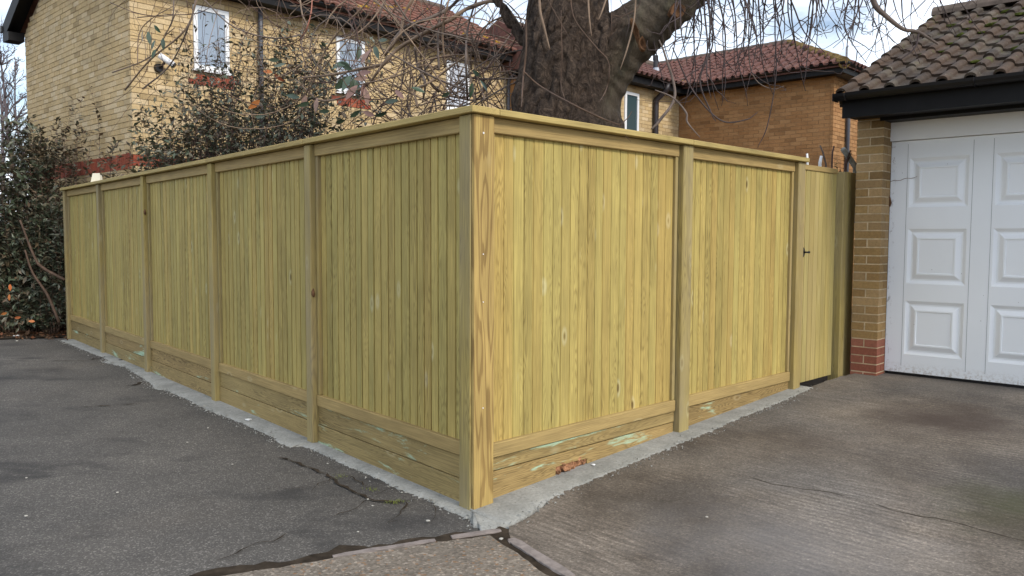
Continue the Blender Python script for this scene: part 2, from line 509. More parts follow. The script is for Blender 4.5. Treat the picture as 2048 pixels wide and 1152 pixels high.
RB = bd(43.3); NB = bd(-46.7)      # directions of the housing grid
def drive_mat():
    m, nt, b = newmat('tamped_concrete'); g = NT(nt)
    p = nt.nodes.new('ShaderNodeNewGeometry').outputs['Position']
    # coordinate across the tamping lines
    q = g.mapping(p, rot=(0, 0, R(46.7)))          # x' along garage wall, y' towards the garage
    c = g.mix(g.ramp(g.noise(p, 0.9, 6, 0.62), [(0.38, 0.0), (0.62, 1.0)]), (0.092, 0.073, 0.056), (0.215, 0.182, 0.148))
    c = g.mix(g.ramp(g.noise(g.mapping(p, loc=(3, 7, 0)), 0.55, 4, 0.5), [(0.48, 0.0), (0.66, 0.6)]), c, (0.125, 0.12, 0.116))
    st = nt.nodes.new('ShaderNodeMapping'); st.inputs['Rotation'].default_value = (0, 0, R(46.7)); g.l(p, st.inputs['Vector'])
    st2 = g.mapping(st.outputs[0], scale=(0.16, 1, 1))
    w = g.noise(st2, 30.0, 6, 0.72, 0.9)
    msk = g.ramp(g.noise(p, 0.8, 3, 0.5), [(0.42, 0.15), (0.6, 1.0)])
    sy = nt.nodes.new('ShaderNodeSeparateXYZ'); g.l(st.outputs[0], sy.inputs[0])
    ph = g.math('ADD', g.math('MULTIPLY', sy.outputs[1], 2 * math.pi / 0.047), g.math('MULTIPLY', g.noise(g.mapping(st.outputs[0], scale=(0.35, 1, 1)), 5.0, 5, 0.7), 16.0))
    tamp = g.math('MULTIPLY_ADD', g.math('SINE', ph), 0.5, 0.5)
    m2 = g.ramp(g.noise(g.mapping(p, loc=(9, 2, 0)), 1.1, 4, 0.6), [(0.45, 0.0), (0.63, 1.0)])
    lines = g.math('MULTIPLY', g.ramp(w, [(0.35, 0.0), (0.65, 1.0)]), msk)
    lines = g.math('ADD', g.math('MULTIPLY', lines, 0.55), g.math('MULTIPLY', g.math('MULTIPLY', tamp, m2), g.math('MULTIPLY', w, 1.1)))
    c = g.mix(0.8, c, g.mix(1.0, c, g.ramp(lines, [(0.0, 0.66), (1.0, 1.6)]), 'MULTIPLY'))
    c = g.mix(0.75, c, g.mix(1.0, c, g.ramp(g.noise(p, 75, 5, 0.75), [(0.3, 0.45), (0.7, 1.55)]), 'MULTIPLY'))
    gv = nt.nodes.new('ShaderNodeTexVoronoi'); gv.inputs['Scale'].default_value = 120.0
    g.l(p, gv.inputs['Vector'])
    gs = nt.nodes.new('ShaderNodeSeparateColor'); g.l(gv.outputs['Color'], gs.inputs[0])
    c = g.mix(0.45, c, g.mix(1.0, c, g.ramp(gs.outputs[0], [(0.0, 0.55), (0.6, 1.0), (0.88, 1.25), (0.98, 2.0)]), 'MULTIPLY'))
    # oil stain where cars stand, in front of the door
    def spot(x, y, r0, r1, amt, colr, cc):
        dv = g.vmath('SUBTRACT', p, (x, y, 0.1))
        ln = nt.nodes.new('ShaderNodeVectorMath'); ln.operation = 'LENGTH'
        g.l(dv, ln.inputs[0])
        d = g.math('ADD', ln.outputs['Value'], g.math('MULTIPLY', g.math('SUBTRACT', g.noise(p, 2.6, 5, 0.6), 0.5), 1.1))
        return g.mix(g.ramp(d, [(r0, amt), (r1, 0.0)]), cc, colr)
    c = spot(3.05, 5.6, 0.05, 0.62, 0.8, (0.055, 0.038, 0.03), c)
    c = spot(1.95, 5.2, 0.0, 0.6, 0.45, (0.065, 0.052, 0.045), c)
    c = spot(2.55, 3.95, 0.0, 0.55, 0.5, (0.055, 0.062, 0.02), c)
    c = spot(1.25, 3.6, 0.0, 0.8, 0.5, (0.17, 0.165, 0.168), c)
    g.l(c, b.inputs['Base Color'])
    b.inputs['Roughness'].default_value = 0.85
    b.inputs['Specular IOR Level'].default_value = 0.3
    h = g.math('ADD', g.math('MULTIPLY', lines, 1.0), g.math('MULTIPLY', g.noise(p, 80, 4, 0.7), 0.5))
    g.bump(h, 0.7, 0.008, b)
    return m
DRIVE = drive_mat()

def agg_mat():
    m, nt, b = newmat('exposed_aggregate_concrete'); g = NT(nt)
    p = nt.nodes.new('ShaderNodeNewGeometry').outputs['Position']
    v = nt.nodes.new('ShaderNodeTexVoronoi'); v.inputs['Scale'].default_value = 85.0
    g.l(p, v.inputs['Vector'])
    s = nt.nodes.new('ShaderNodeSeparateColor'); g.l(v.outputs['Color'], s.inputs[0])
    c = g.ramp(s.outputs[0], [(0.0, (0.11, 0.088, 0.066)), (0.45, (0.165, 0.138, 0.108)), (0.8, (0.205, 0.17, 0.13)), (0.93, (0.32, 0.27, 0.215)), (0.98, (0.22, 0.12, 0.055))])
    c = g.mix(0.7, c, g.mix(1.0, c, g.ramp(g.noise(p, 2.2, 5, 0.6), [(0.3, 0.7), (0.7, 1.2)]), 'MULTIPLY'))
    g.l(c, b.inputs['Base Color'])
    b.inputs['Roughness'].default_value = 0.9
    g.bump(v.outputs['Distance'], 0.5, -0.005, b)
    return m
AGG = agg_mat()

def cement_mat():
    m, nt, b = newmat('fresh_cement'); g = NT(nt)
    p = nt.nodes.new('ShaderNodeNewGeometry').outputs['Position']
    c = g.mix(g.ramp(g.noise(p, 3.5, 6, 0.65), [(0.3, 0.0), (0.7, 1.0)]), (0.20, 0.20, 0.18), (0.37, 0.365, 0.335))
    c = g.mix(0.7, c, g.mix(1.0, c, g.ramp(g.noise(p, 60, 5, 0.7), [(0.3, 0.65), (0.7, 1.25)]), 'MULTIPLY'))
    c = g.mix(g.ramp(g.voro(p, 22.0), [(0.08, 0.7), (0.14, 0.0)]), c, (0.10, 0.095, 0.085))
    g.l(c, b.inputs['Base Color'])
    b.inputs['Roughness'].default_value = 0.92
    g.bump(g.math('ADD', g.noise(p, 40, 5, 0.7), g.noise(p, 9, 3, 0.5)), 0.6, 0.008, b)
    return m
CEM = cement_mat()
KERB = flat('kerb_edging', (0.235, 0.20, 0.18), 0.9, 0.2, 0.3, 25)
STONE = flat('stone_chip', (0.42, 0.40, 0.35), 0.8, 0.3, 0.2, 30)
RUBBLE = flat('brick_rubble', (0.34, 0.17, 0.09), 0.95, 0.1, 0.8, 40)

def leaf_mat(name, cols, rough=0.42, spec=0.5):
    m, nt, b = newmat(name); g = NT(nt)
    ge = nt.nodes.new('ShaderNodeNewGeometry')
    oi = nt.nodes.new('ShaderNodeObjectInfo')
    f = g.math('FRACT', g.math('ADD', ge.outputs['Random Per Island'], g.math('MULTIPLY', oi.outputs['Random'], 5.7)))
    n = len(cols)
    c = g.ramp(f, [(i / max(1, n - 1), x) for i, x in enumerate(cols)])
    g.l(c, b.inputs['Base Color'])
    b.inputs['Roughness'].default_value = rough
    b.inputs['Specular IOR Level'].default_value = spec
    b.inputs['Subsurface Weight'].default_value = 0.0
    return m
LEAF_D = leaf_mat('leaf_dark_green', [(0.05, 0.07, 0.04), (0.075, 0.095, 0.055), (0.105, 0.12, 0.085), (0.085, 0.095, 0.06), (0.13, 0.135, 0.10), (0.12, 0.08, 0.048), (0.10, 0.085, 0.05), (0.055, 0.08, 0.045)])
LEAF_B = leaf_mat('leaf_browned', [(0.07, 0.075, 0.045), (0.10, 0.075, 0.045), (0.055, 0.07, 0.045), (0.13, 0.085, 0.05), (0.075, 0.08, 0.06), (0.10, 0.06, 0.04)], 0.6, 0.3)
LEAF_G = leaf_mat('leaf_glossy', [(0.03, 0.065, 0.03), (0.05, 0.085, 0.05), (0.075, 0.10, 0.065), (0.035, 0.06, 0.035)], 0.3, 0.6)
LEAF_P = leaf_mat('leaf_pink_brown', [(0.30, 0.185, 0.15), (0.24, 0.14, 0.12), (0.33, 0.23, 0.18)], 0.6, 0.3)
LEAF_O = leaf_mat('leaf_orange', [(0.50, 0.12, 0.03), (0.45, 0.17, 0.05), (0.42, 0.10, 0.05)], 0.5, 0.3)
LITTER = leaf_mat('fallen_leaves', [(0.10, 0.055, 0.03), (0.055, 0.035, 0.022), (0.16, 0.08, 0.04), (0.04, 0.03, 0.02), (0.20, 0.07, 0.03)], 0.8, 0.2)
STEM = flat('stem_brown', (0.10, 0.062, 0.042), 0.7, 0.3, 0.5, 9)
STEMR = flat('stem_red_brown', (0.085, 0.045, 0.035), 0.6, 0.3, 0.4, 9)
STEMT = flat('stem_tan', (0.25, 0.175, 0.12), 0.7, 0.3, 0.4, 9)
STEMG = flat('stem_grey', (0.16, 0.125, 0.105), 0.8, 0.2, 0.4, 9)
TWIG = flat('twig_dark', (0.06, 0.042, 0.04), 0.65, 0.3, 0.4, 6)
BIRCH = flat('far_twigs', (0.135, 0.11, 0.115), 0.9, 0.1, 0.3, 4)
WHITE = flat('white_litter', (0.75, 0.75, 0.74), 0.6, 0.3)

def bark_mat():
    m, nt, b = newmat('bark'); g = NT(nt)
    p = nt.nodes.new('ShaderNodeNewGeometry').outputs['Position']
    att = nt.nodes.new('ShaderNodeAttribute'); att.attribute_name = 'rough_bark'
    ra = att.outputs['Fac']
    v = g.mapping(p, scale=(1, 1, 0.75))
    n1 = g.noise(v, 19, 9, 0.74, 1.2)
    n2 = g.noise(v, 60, 6, 0.75, 0.3)
    c = g.ramp(n1, [(0.33, (0.026, 0.017, 0.012)), (0.5, (0.088, 0.061, 0.044)), (0.68, (0.22, 0.155, 0.11))])
    cs = g.ramp(g.noise(p, 4, 5, 0.6, 0.4), [(0.3, (0.058, 0.044, 0.032)), (0.6, (0.088, 0.071, 0.050)), (0.8, (0.105, 0.100, 0.060))])
    c = g.mix(ra, cs, c)
    c = g.mix(0.75, c, g.mix(1.0, c, g.ramp(n2, [(0.3, 0.55), (0.7, 1.4)]), 'MULTIPLY'))
    g.l(c, b.inputs['Base Color'])
    b.inputs['Roughness'].default_value = 0.85
    b.inputs['Specular IOR Level'].default_value = 0.25
    h = g.math('ADD', g.math('MULTIPLY', n1, g.math('MULTIPLY_ADD', ra, 1.6, 0.25)), g.math('MULTIPLY', n2, g.math('MULTIPLY_ADD', ra, 0.6, 0.18)))
    g.bump(h, 1.0, 0.05, b)
    return m
BARK = bark_mat()
SCAR = flat('bark_scar', (0.16, 0.085, 0.045), 0.9, 0.1, 0.6, 25)

# ------------------------------------------------------------------ ground
CO = Vector((-0.2, 4.148, 0))               # outer corner of the fence
UL, UR = bd(-40.33), bd(45.56)
def drive_z(p):
    d = (Vector((p[0], p[1], 0)) - CO).dot(RB)
    if d < -0.3: k = 0.0
    elif d < 0.3: k = (d + 0.3) ** 2 / 1.2
    elif d < 4.35: k = d
    else: k = 4.35
    return 0.05 * k

def sheet(name, x0, x1, y0, y1, z, mat, n=1, bumps=0.0):
    m = MB()
    nx = max(1, int((x1 - x0) / n)); ny = max(1, int((y1 - y0) / n))
    for j in range(ny + 1):
        for i in range(nx + 1):
            x, y = x0 + (x1 - x0) * i / nx, y0 + (y1 - y0) * j / ny
            zz = z + (bumps * mnoise.noise(Vector((x * 0.8, y * 0.8, 3.1))) if bumps else 0)
            m.v.append((x, y, zz))
    for j in range(ny):
        for i in range(nx):
            a = j * (nx + 1) + i
            m.f.append((a, a + 1, a + nx + 2, a + nx + 1))
    return m.build(name, mat, smooth=True)

tag(sheet('ground', -300, 300, -120, 500, -0.03, SOIL, 60), kind='structure')
tag(sheet('tarmac_pavement', -22, 4, -8, 12.0, -0.004, ASPH, 0.25, 0.004), kind='structure')

# planted bed behind the fence
A = CO - UL * 0.0
bed = [CO + UL * 0.06 + UR * 0.06, CO + UR * 30, CO + UR * 30 + UL * 40, CO + UL * 60, CO + UL * 60 + bd(-130) * 20, CO + UL * 9.55 + bd(-115) * 14, CO + UL * 9.50 + bd(-100) * 0.5, CO + UL * 9.46 + UR * 0.06]
bm_ = MB()
bm_.v = [(p.x, p.y, 0.012) for p in bed]
bm_.f = [tuple(range(len(bed)))]
tag(bm_.build('planted_bed', SOIL), kind='structure')

# concrete slabs
def jag(pts, step, amp, seed=0):
    out = []
    rnd = random.Random(seed)
    for a, b in zip(pts[:-1], pts[1:]):
        a, b = Vector(a), Vector(b)
        n = max(1, int((b - a).length / step))
        d = (b - a)
        nn = Vector((-d.y, d.x, 0)).normalized() if d.length else Vector((0, 0, 0))
        for i in range(n):
            out.append(a + d * (i / n) + nn * rnd.gauss(0, amp))
    out.append(Vector(pts[-1]))
    return out

J0, J1, J2 = Vector((-0.03, 3.83, 0)), Vector((0.235, 3.365, 0)), Vector((-1.14, 3.35, 0))
jd = (J1 - J0).normalized()
jl = (J2 - Vector((-0.07, 3.84, 0))).normalized()
# drive: a fine strip mesh following the slope
def slab_mesh(name, left_pts, right_fn, mat, thick, zfn):
    """rows between a left edge polyline and right edge given by function, with a vertical left skirt"""
    m = MB(); nc = 40
    for p in left_pts:
        q = right_fn(p)
        for i in range(nc + 1):
            t = (i / nc) ** 1.3
            w = p.lerp(q, t)
            m.v.append((w.x, w.y, zfn(w) + thick))
    for j in range(len(left_pts) - 1):
        for i in range(nc):
            a = j * (nc + 1) + i
            m.f.append((a, a + 1, a + nc + 2, a + nc + 1))
    b = len(m.v)
    for p in left_pts:
        m.v.append((p.x, p.y, zfn(p) - 0.05))
    for j in range(len(left_pts) - 1):
        m.f.append((j * (nc + 1), (j + 1) * (nc + 1), b + j + 1, b + j))
    return m.build(name, mat, smooth=False)

GW = Vector((3.094, 7.3, 0))                # front left corner of the garage pier
EW = -NB                                    # along the garage wall, to the right
edge = [J0 + jd * 9.0, J0 + jd * 3.0, J0 + jd * 0.06, Vector((-0.01, 3.92, 0)), Vector((0.12, 4.08, 0)), CO + UR * 0.62 - bd(-44.4) * 0.10, CO + UR * 3.7 - bd(-44.4) * 0.06, CO + UR * 4.0 - bd(-44.4) * 0.05,
        CO + UR * 4.58 - bd(-44.4) * 0.10, GW + RB * 0.3]
edge = jag([Vector(p) for p in edge], 0.06, 0.006, 3)
drive = slab_mesh('concrete_driveway', list(edge), lambda p: p + EW * 9.0, DRIVE, 0.010, drive_z)
tag(drive, kind='structure')
# road slab in the foreground
r_edge = jag([Vector((-0.10, 3.79, 0)) , Vector((-0.45, 3.66, 0)), Vector((-1.14, 3.35, 0)), Vector((-0.07, 3.84, 0)) + jl * 6.0], 0.05, 0.005, 5)
m = MB()
far = J0 + jd * 9 - Vector((0.1, 0, 0))
r2 = jag([far, Vector((0.10, 3.44, 0)), Vector((-0.02, 3.66, 0)), Vector((-0.10, 3.79, 0))], 0.05, 0.004, 6)
poly = r_edge[:-1] + [Vector((-0.07, 3.84, 0)) + jl * 6.0, Vector((-6, -6, 0))] + r2[:-1]
m.prism([(p.x, p.y) for p in poly], -0.03, 0.016)
tag(m.build('concrete_road_slab', AGG), kind='structure')

# dirt lying in the joints
def ribbon(name, pts, width, z, mat, seed=0, step=0.05, amp=0.01, zf=None, wv=0.5, kind='structure', parent=None):
    rnd = random.Random(seed)
    pp = jag([Vector(p) for p in pts], step, amp, seed)
    m = MB()
    for i, p in enumerate(pp):
        t = (pp[min(i + 1, len(pp) - 1)] - pp[max(i - 1, 0)])
        t.z = 0
        t.normalize()
        nn = Vector((-t.y, t.x, 0))
        w = width * (1 + rnd.uniform(-wv, wv))
        if i in (0, len(pp) - 1): w *= 0.1
        zz = z + (zf(p) if zf else 0)
        a, b = p + nn * w / 2, p - nn * w / 2
        m.v += [(a.x, a.y, zz), (b.x, b.y, zz)]
    for i in range(len(pp) - 1):
        m.f.append((2 * i, 2 * i + 1, 2 * i + 3, 2 * i + 2))
    o = m.build(name, mat, parent)
    if kind: tag(o, kind=kind)
    return o
ribbon('joint_dirt', [J0 + jd * 3 + Vector((-.02, 0, 0)), J0 + jd * 0.0, Vector((-0.05, 3.85, 0))], 0.24, 0.0085, SOIL, 1, 0.05, 0.01)
ribbon('joint_dirt', [Vector((0.03, 3.86, 0)), Vector((-0.1, 3.81, 0)), Vector((-0.45, 3.69, 0)), Vector((-1.2, 3.36, 0)), Vector((-0.07, 3.86, 0)) + jl * 6], 0.13, 0.0095, SOIL, 2, 0.05, 0.012)
# kerb edging pieces set in the joint
def kerb(p0, p1, w, label):
    p0, p1 = Vector(p0), Vector(p1)
    d = (p1 - p0); L = d.length; n = 8
    o = empty('edging_stone', frame(p0, d))
    m = MB(); rnd = random.Random(int(L * 1000))
    prof = [(-w / 2, 0.0), (w / 2, 0.0), (w / 2, 0.015), (w / 2 - 0.003, 0.017), (-w / 2 + 0.003, 0.017), (-w / 2, 0.015)]
    for i in range(n + 1):
        k = 1.0 if 0 < i < n else 0.7
        for (a, z) in prof:
            m.v.append((L * i / n, a * k + rnd.gauss(0, 0.0022), z + rnd.gauss(0, 0.0006)))
    q = len(prof)
    for i in range(n):
        for k in range(q):
            k2 = (k + 1) % q
            m.f.append((i * q + k, i * q + k2, (i + 1) * q + k2, (i + 1) * q + k))
    m.f.append(tuple(reversed(range(q)))); m.f.append(tuple(n * q + k for k in range(q)))
    b = m.build('stone', KERB, o)
    tag(o, label, 'kerb', 'edging stones in the joint below the corner post')
kerb((-0.052, 3.872, 0), (-0.285, 3.775, 0), 0.042, 'short pale edging stone in the dirt just below the corner post')
kerb((-0.36, 3.735, 0), (-0.80, 3.535, 0), 0.034, 'pale edging strip between tarmac and the foreground concrete slab')
kerb((0.0, 3.755, 0), (0.255, 3.33, 0), 0.055, 'pale edging stone beside the dark dirt joint of the driveway')

# fresh cement along the foot of the fence
NLo, NRo = bd(-130.33), bd(135.56)
outer_px = [(113, 681), (150, 695), (200, 713), (232, 722), (190, 724), (250, 733), (270, 752), (287, 770), (283, 779), (320, 788), (360, 806), (400, 830), (450, 847),
            (500, 867), (528, 880), (538, 895), (562, 903), (592, 899), (635, 892), (660, 905), (720, 930), (780, 955), (832, 966), (845, 977), (842, 992), (870, 1006),
            (900, 1023), (925, 1026), (942, 1036), (946, 1050), (968, 1062), (1008, 1061), (1026, 1050)]
outer = [onz(x, y - (7 if 300 < x < 930 else 0), 0.004) for x, y in outer_px]
for s_, off in [(0.30, 0.20), (0.62, 0.185), (1.0, 0.175), (1.4, 0.165), (1.9, 0.155), (2.4, 0.14), (2.9, 0.13), (3.4, 0.115), (3.75, 0.09)]:
    outer.append(CO + UR * s_ + NRo * off)
outer2 = []
for p in outer:
    rel = p - CO
    oL = rel.dot(NLo)
    if rel.dot(UL) > 0.03 and rel.dot(NRo) < 0.0 and oL < 0.075: p = p + NLo * (0.075 + 0.03 * mnoise.noise(p * 6) - oL)
    sL_ = rel.dot(UL)
    if sL_ > 0.4 and rel.dot(NRo) < 0.0:
        oL = (p - CO).dot(NLo)
        p = p - NLo * max(0.0, (oL - 0.07)) * 0.38
    outer2.append(p)
outer = jag(outer2, 0.016, 0.0075, 11)
m = MB()
for p in outer:
    rel = p - CO
    sL, oL = rel.dot(UL), rel.dot(NLo)
    sR, oR = rel.dot(UR), rel.dot(NRo)
    if oR > 0.0 and sR > 0.0:
        q = CO + UR * sR
        zi, zo = drive_z(q) + 0.014, drive_z(p) + 0.007
    elif sL > 0.0:
        q = CO + UL * sL
        zi, zo = 0.009, -0.0075
    else:
        q = CO.copy()
        zi, zo = 0.012, -0.003
    inn = (q - p).normalized() if (q - p).length > 1e-4 else Vector((0, 1, 0))
    q2 = q + inn * 0.06
    mid = p.lerp(q, 0.25)
    wob = 0.003 + 0.004 * mnoise.noise(p * 9)
    for (w, z) in ((p, zo - 0.03), (p, zo), (mid, zo * 0.45 + zi * 0.55 + wob), (q, zi), (q2, zi)):
        m.v.append((w.x, w.y, z))
for i in range(len(outer) - 1):
    for k in range(4):
        a = i * 5 + k
        m.f.append((a, a + 1, a + 6, a + 5))
tag(m.build('cement_haunching', CEM, smooth=True), kind='structure')
cr = MB(); rc = random.Random(5)
for p in outer:
    for _ in range(2):
        o_ = p + Vector((rc.gauss(0, .035), rc.gauss(0, .035), 0))
        rel = o_ - CO
        zz = (drive_z(o_) + 0.012 if (rel.dot(UR) > 0 and rel.dot(NRo) > 0) else 0.001)
        r_ = abs(rc.gauss(0, .004)) + .0015
        b = len(cr.v)
        cr.v += [(o_.x + rc.uniform(-r_, r_) * 1.5, o_.y + rc.uniform(-r_, r_) * 1.5, zz - .002 + rc.uniform(0, r_)) for _q in range(3)] + [(o_.x, o_.y, zz + r_ * 1.3)]
        cr.f += [(b, b + 1, b + 3), (b + 1, b + 2, b + 3), (b + 2, b, b + 3)]
tag(cr.build('cement_crumbs', CEM), 'grey cement crumbs along the edge of the footing', 'crumbs', kind='stuff')

# cracks in the surfaces, dirt filled
def pxs(l, z=0.0): return [onz(x, y, z) for x, y in l]
for i, (l, w) in enumerate([
    ([(560, 915), (640, 945), (690, 975), (735, 997), (790, 1006), (835, 1000)], 0.016),
    ([(620, 985), (660, 957), (700, 952), (740, 975)], 0.006),
    ([(735, 997), (790, 975), (830, 966)], 0.006),
    ([(735, 997), (700, 1025), (665, 1035)], 0.006),
    ([(815, 1003), (800, 1030), (770, 1050), (805, 1040)], 0.010),
    ([(865, 1010), (868, 1035), (860, 1050)], 0.005),
    ([(430, 1125), (480, 1100), (540, 1082), (590, 1062)], 0.006),
    ([(100, 722), (170, 722), (225, 712)], 0.02), ([(245, 773), (270, 770), (286, 764)], 0.03), ([(160, 815), (215, 812), (280, 808)], 0.018),
    ([(490, 985), (560, 975), (620, 978)], 0.003)]):
    ribbon('tarmac_crack', pxs(l), w, 0.0052, SOIL, 40 + i, 0.05, 0.012, wv=0.8)
def on_drive(px, py):
    p = onz(px, py, 0.05)
    for _ in range(6): p = onz(px, py, drive_z(p) + 0.010)
    return p
ribbon('driveway_crack', [on_drive(x, y) for x, y in [(1480, 948), (1545, 968), (1660, 985), (1745, 1006), (1790, 1022), (1900, 1042), (1985, 1066), (2060, 1085), (2200, 1120)]], 0.005, 0.0115, SOIL, 90, 0.06, 0.006, zf=drive_z, wv=0.7)

# ------------------------------------------------------------------ fence
BOARD_H = 2.0 - 0.335
def board_mesh(w, h, name, mat):
    """tongue and groove board: front at y=0, V-chamfers on the long edges"""
    c = 0.0085
    poly = [(-w / 2 + 0.0006, 0.0062), (-w / 2 + 0.0085, 0.0052), (-w / 2 + 0.0105, 0.0007), (-w / 2 + 0.0122, 0.0), (w / 2 - 0.0016, 0.0), (w / 2 - 0.0004, 0.0012), (w / 2 - 0.0004, 0.018), (-w / 2 + 0.0006, 0.018)]
    m = MB(); m.prism(poly, 0, h)
    return m.mesh(name, mat)

def beam(name, x0, x1, y0, y1, z0, z1, mat, parent, bev=0.004):
    """a timber whose object origin sits at its own middle, so grain differs piece to piece"""
    cx, cy, cz = (x0 + x1) / 2, (y0 + y1) / 2, (z0 + z1) / 2
    m = MB().box(x0 - cx, x1 - cx, y0 - cy, y1 - cy, z0 - cz, z1 - cz)
    o = m.build(name, mat, parent, loc=(cx, cy, cz))
    if bev: bevel(o, bev)
    return o

Z_TOP = 2.105                                # underside of the coping 2.08, top 2.105
def panel(root, x0, x1, zb, nb, board_me, reverse=False):
    """framed panel between x0 and x1; boards are its children"""
    y = 0.043
    fr = MB()
    fr.box(x0, x1, y + 0.040, y + 0.052, zb + 0.04, 2.05)          # added full backing sheet, stops light leaking through the board gaps
    pn = fr.build('fence_panel', WR, root)
    beam('top_rail', x0 + 0.001, x1 - 0.001, y - 0.012, y + 0.045, 1.998, 2.078, WR, pn)
    beam('bottom_rail', x0 + 0.001, x1 - 0.001, y - 0.012, y + 0.045, zb, zb + 0.078, WR, pn)
    zs0, zs1 = zb + 0.079, 1.997
    beam('side_stile', x0 + 0.001, x0 + 0.032, y - 0.004, y + 0.044, zs0, zs1, WP, pn, 0.003)
    beam('side_stile', x1 - 0.032, x1 - 0.001, y - 0.004, y + 0.044, zs0, zs1, WP, pn, 0.003)
    ws = [random.uniform(0.86, 1.1) for _ in range(nb)]
    tot = sum(ws); xx = x0 + 0.033
    for i in range(nb):
        W = ws[i] / tot * (x1 - x0 - 0.066)
        xx += W
        o = link('board', board_me, pn)
        o.location = (xx - W / 2, y + 0.016 + random.uniform(-0.0012, 0.0012), zs0 - 0.01)
        o.rotation_euler = (random.uniform(-.0006, .0006), random.uniform(-.0009, .0009), random.uniform(-.006, .006))
        o.scale = (W / 0.08 * 0.995, 1, (zs1 - zs0 + 0.02) / BOARD_H)
    return pn

BME = board_mesh(0.08, BOARD_H, 'board', WB)

# right-hand run, frame: x along the run away from the corner, y inward
FR = empty('wooden_fence', frame(CO, UR))
tag(FR, 'pale timber fence of two close boarded panels running from the corner to the gate', 'fence')
rp = [(1.905, 2.02), (3.575, 3.69)]
for (a, b) in rp:
    zz = drive_z(CO + UR * a) - 0.02
    beam('post', a, b, 0.0, 0.105, zz, 2.078, WP, FR, 0.006)
panel(FR, 0.155, 1.897, 0.255, 21, BME)
panel(FR, 2.026, 3.569, 0.262, 19, BME)
beam('gravel_board', 0.152, 1.90, 0.045, 0.085, 0.180, 0.251, WGS, FR, 0.002)
# lower gravel board with a broken-out notch
m = MB()
poly = [(-0.87, -0.09), (-0.335, -0.09), (-0.33, 0.032), (-0.20, 0.036), (-0.05, 0.03), (-0.035, -0.09), (0.87, -0.09), (0.87, 0.108), (-0.87, 0.108)]
m.prism_y(poly, -0.018, 0.018)
m.build('gravel_board', WGB, FR, loc=(1.026, 0.067, 0.066))
beam('gravel_board', 2.022, 3.573, 0.047, 0.085, 0.115, 0.257, WGB, FR, 0.002)
beam('gravel_board', 2.022, 3.573, 0.049, 0.083, -0.02, 0.113, WGB, FR, 0.002)
beam('coping', 0.163, 1.975, -0.028, 0.115, 2.081, 2.115, WCAP, FR, 0.003)
beam('coping', 1.978, 3.70, -0.028, 0.115, 2.081, 2.115, WCAP, FR, 0.003)

# left-hand run, frame: x towards the corner (negative x = further away), y inward
FL = empty('wooden_fence', frame(CO, -UL))
tag(FL, 'long timber fence of five close boarded panels beside the tarmac, up to the corner post', 'fence')
lp = [(1.836, 1.926), (3.695, 3.79), (5.665, 5.76), (7.50, 7.595), (9.33, 9.43)]
for (a, b) in lp:
    beam('post', -b, -a, 0.0, 0.10, -0.03, 2.078, WP, FL, 0.006)
prev = 0.128
for i, (a, b) in enumerate(lp):
    panel(FL, -(a - 0.006), -(prev + 0.006), 0.268, 21, BME)
    beam('gravel_board', -(a - 0.002), -(prev + 0.002), 0.046, 0.085, 0.139, 0.264, WGS if i == 0 else WGB, FL, 0.002)
    beam('gravel_board', -(a - 0.002), -(prev + 0.002), 0.040, 0.083, -0.03, 0.1345, WGB, FL, 0.002)
    prev = b
cj = [0.0, 1.885, 3.75, 5.72, 7.555, 9.46]
for i in range(1, 5):
    beam('coping', -cj[i + 1] + 0.0015, -cj[i], -0.028, 0.115, 2.081, 2.115, WCAP, FL, 0.003)
# coping piece over the corner, cut to the angle
uRl = Vector((UR.dot(-UL), UR.dot(bd(49.67)), 0))
nRl = Vector((NRo.dot(-UL), NRo.dot(bd(49.67)), 0))
def lc(sL, sR, oR=0.0): # local point from distances along the two runs
    v = Vector((-sL, 0, 0)) + uRl * sR
    return v + nRl * oR
c0 = Vector((-0.0, -0.028, 0)) + Vector((0.030, 0, 0))
cap_poly = [(-1.883, -0.028), (0.0295, -0.028), tuple((lc(0, 0.161, 0.028)).xy), tuple(lc(0.115, 0.161).xy), (-1.883, 0.115)]
m = MB(); m.prism([(x + 0.9, y) for x, y in cap_poly], 0, 0.034)
bevel(m.build('coping', WCAP, FL, loc=(-0.9, 0, 2.081)), 0.003)
# corner post: the post and a facing board on its right-hand side
foot = [lc(0, 0.0, -0.024), lc(0, 0.144, -0.024), lc(0.124, 0.144), lc(0.124, 0.0)]
foot = [lc(0.0, 0.0)+uRl*0.0, lc(0.0,0.144), lc(0.124,0.144), lc(0.124,0.0)]
ins = -nRl * 0.024
foot = [foot[0] + ins, foot[1] + ins, foot[2], foot[3]]
m = MB(); m.prism([(p.x, p.y) for p in foot], -1.05, 1.048)
bevel(m.build('corner_post', WP, FL, loc=(0, 0, 1.03)), 0.004)
fac = [lc(0, 0.006), lc(0, 0.148), lc(0, 0.148) + ins * 0.93, lc(0, 0.006) + ins * 0.93]
m = MB(); m.prism([(p.x, p.y) for p in fac], -1.05, 1.048)
bevel(m.build('corner_facing_board', WC, FL, loc=(0, 0, 1.03)), 0.003)
# screw plugs on the facing board
for z in (1.985, 1.36, 1.11, 0.55):
    p = lc(0, 0.068, 0.001)
    mm = MB(); mm.tube([p + nRl * 0.0, p + nRl * 0.0025], 0.0055 if z > 1.9 else 0.0035, 8)
    mm.build('screw_plug', WHITE, FL, loc=(0, 0, z))
# knots standing out of two posts
for (s_, z, r_) in ((1.835, 1.06, 0.03), (5.665, 1.70, 0.03)):
    mm = MB()
    for k in range(3):
        pass
    mm.tube([(-s_ + 0.001, 0.02, z - r_), (-s_ + 0.004, 0.015, z - r_ * .4), (-s_ + 0.005, 0.012, z + r_ * .3), (-s_ + 0.001, 0.016, z + r_)], [0.004, 0.014, 0.012, 0.003], 7)
    mm.build('knot', SCAR, FL, smooth=True)

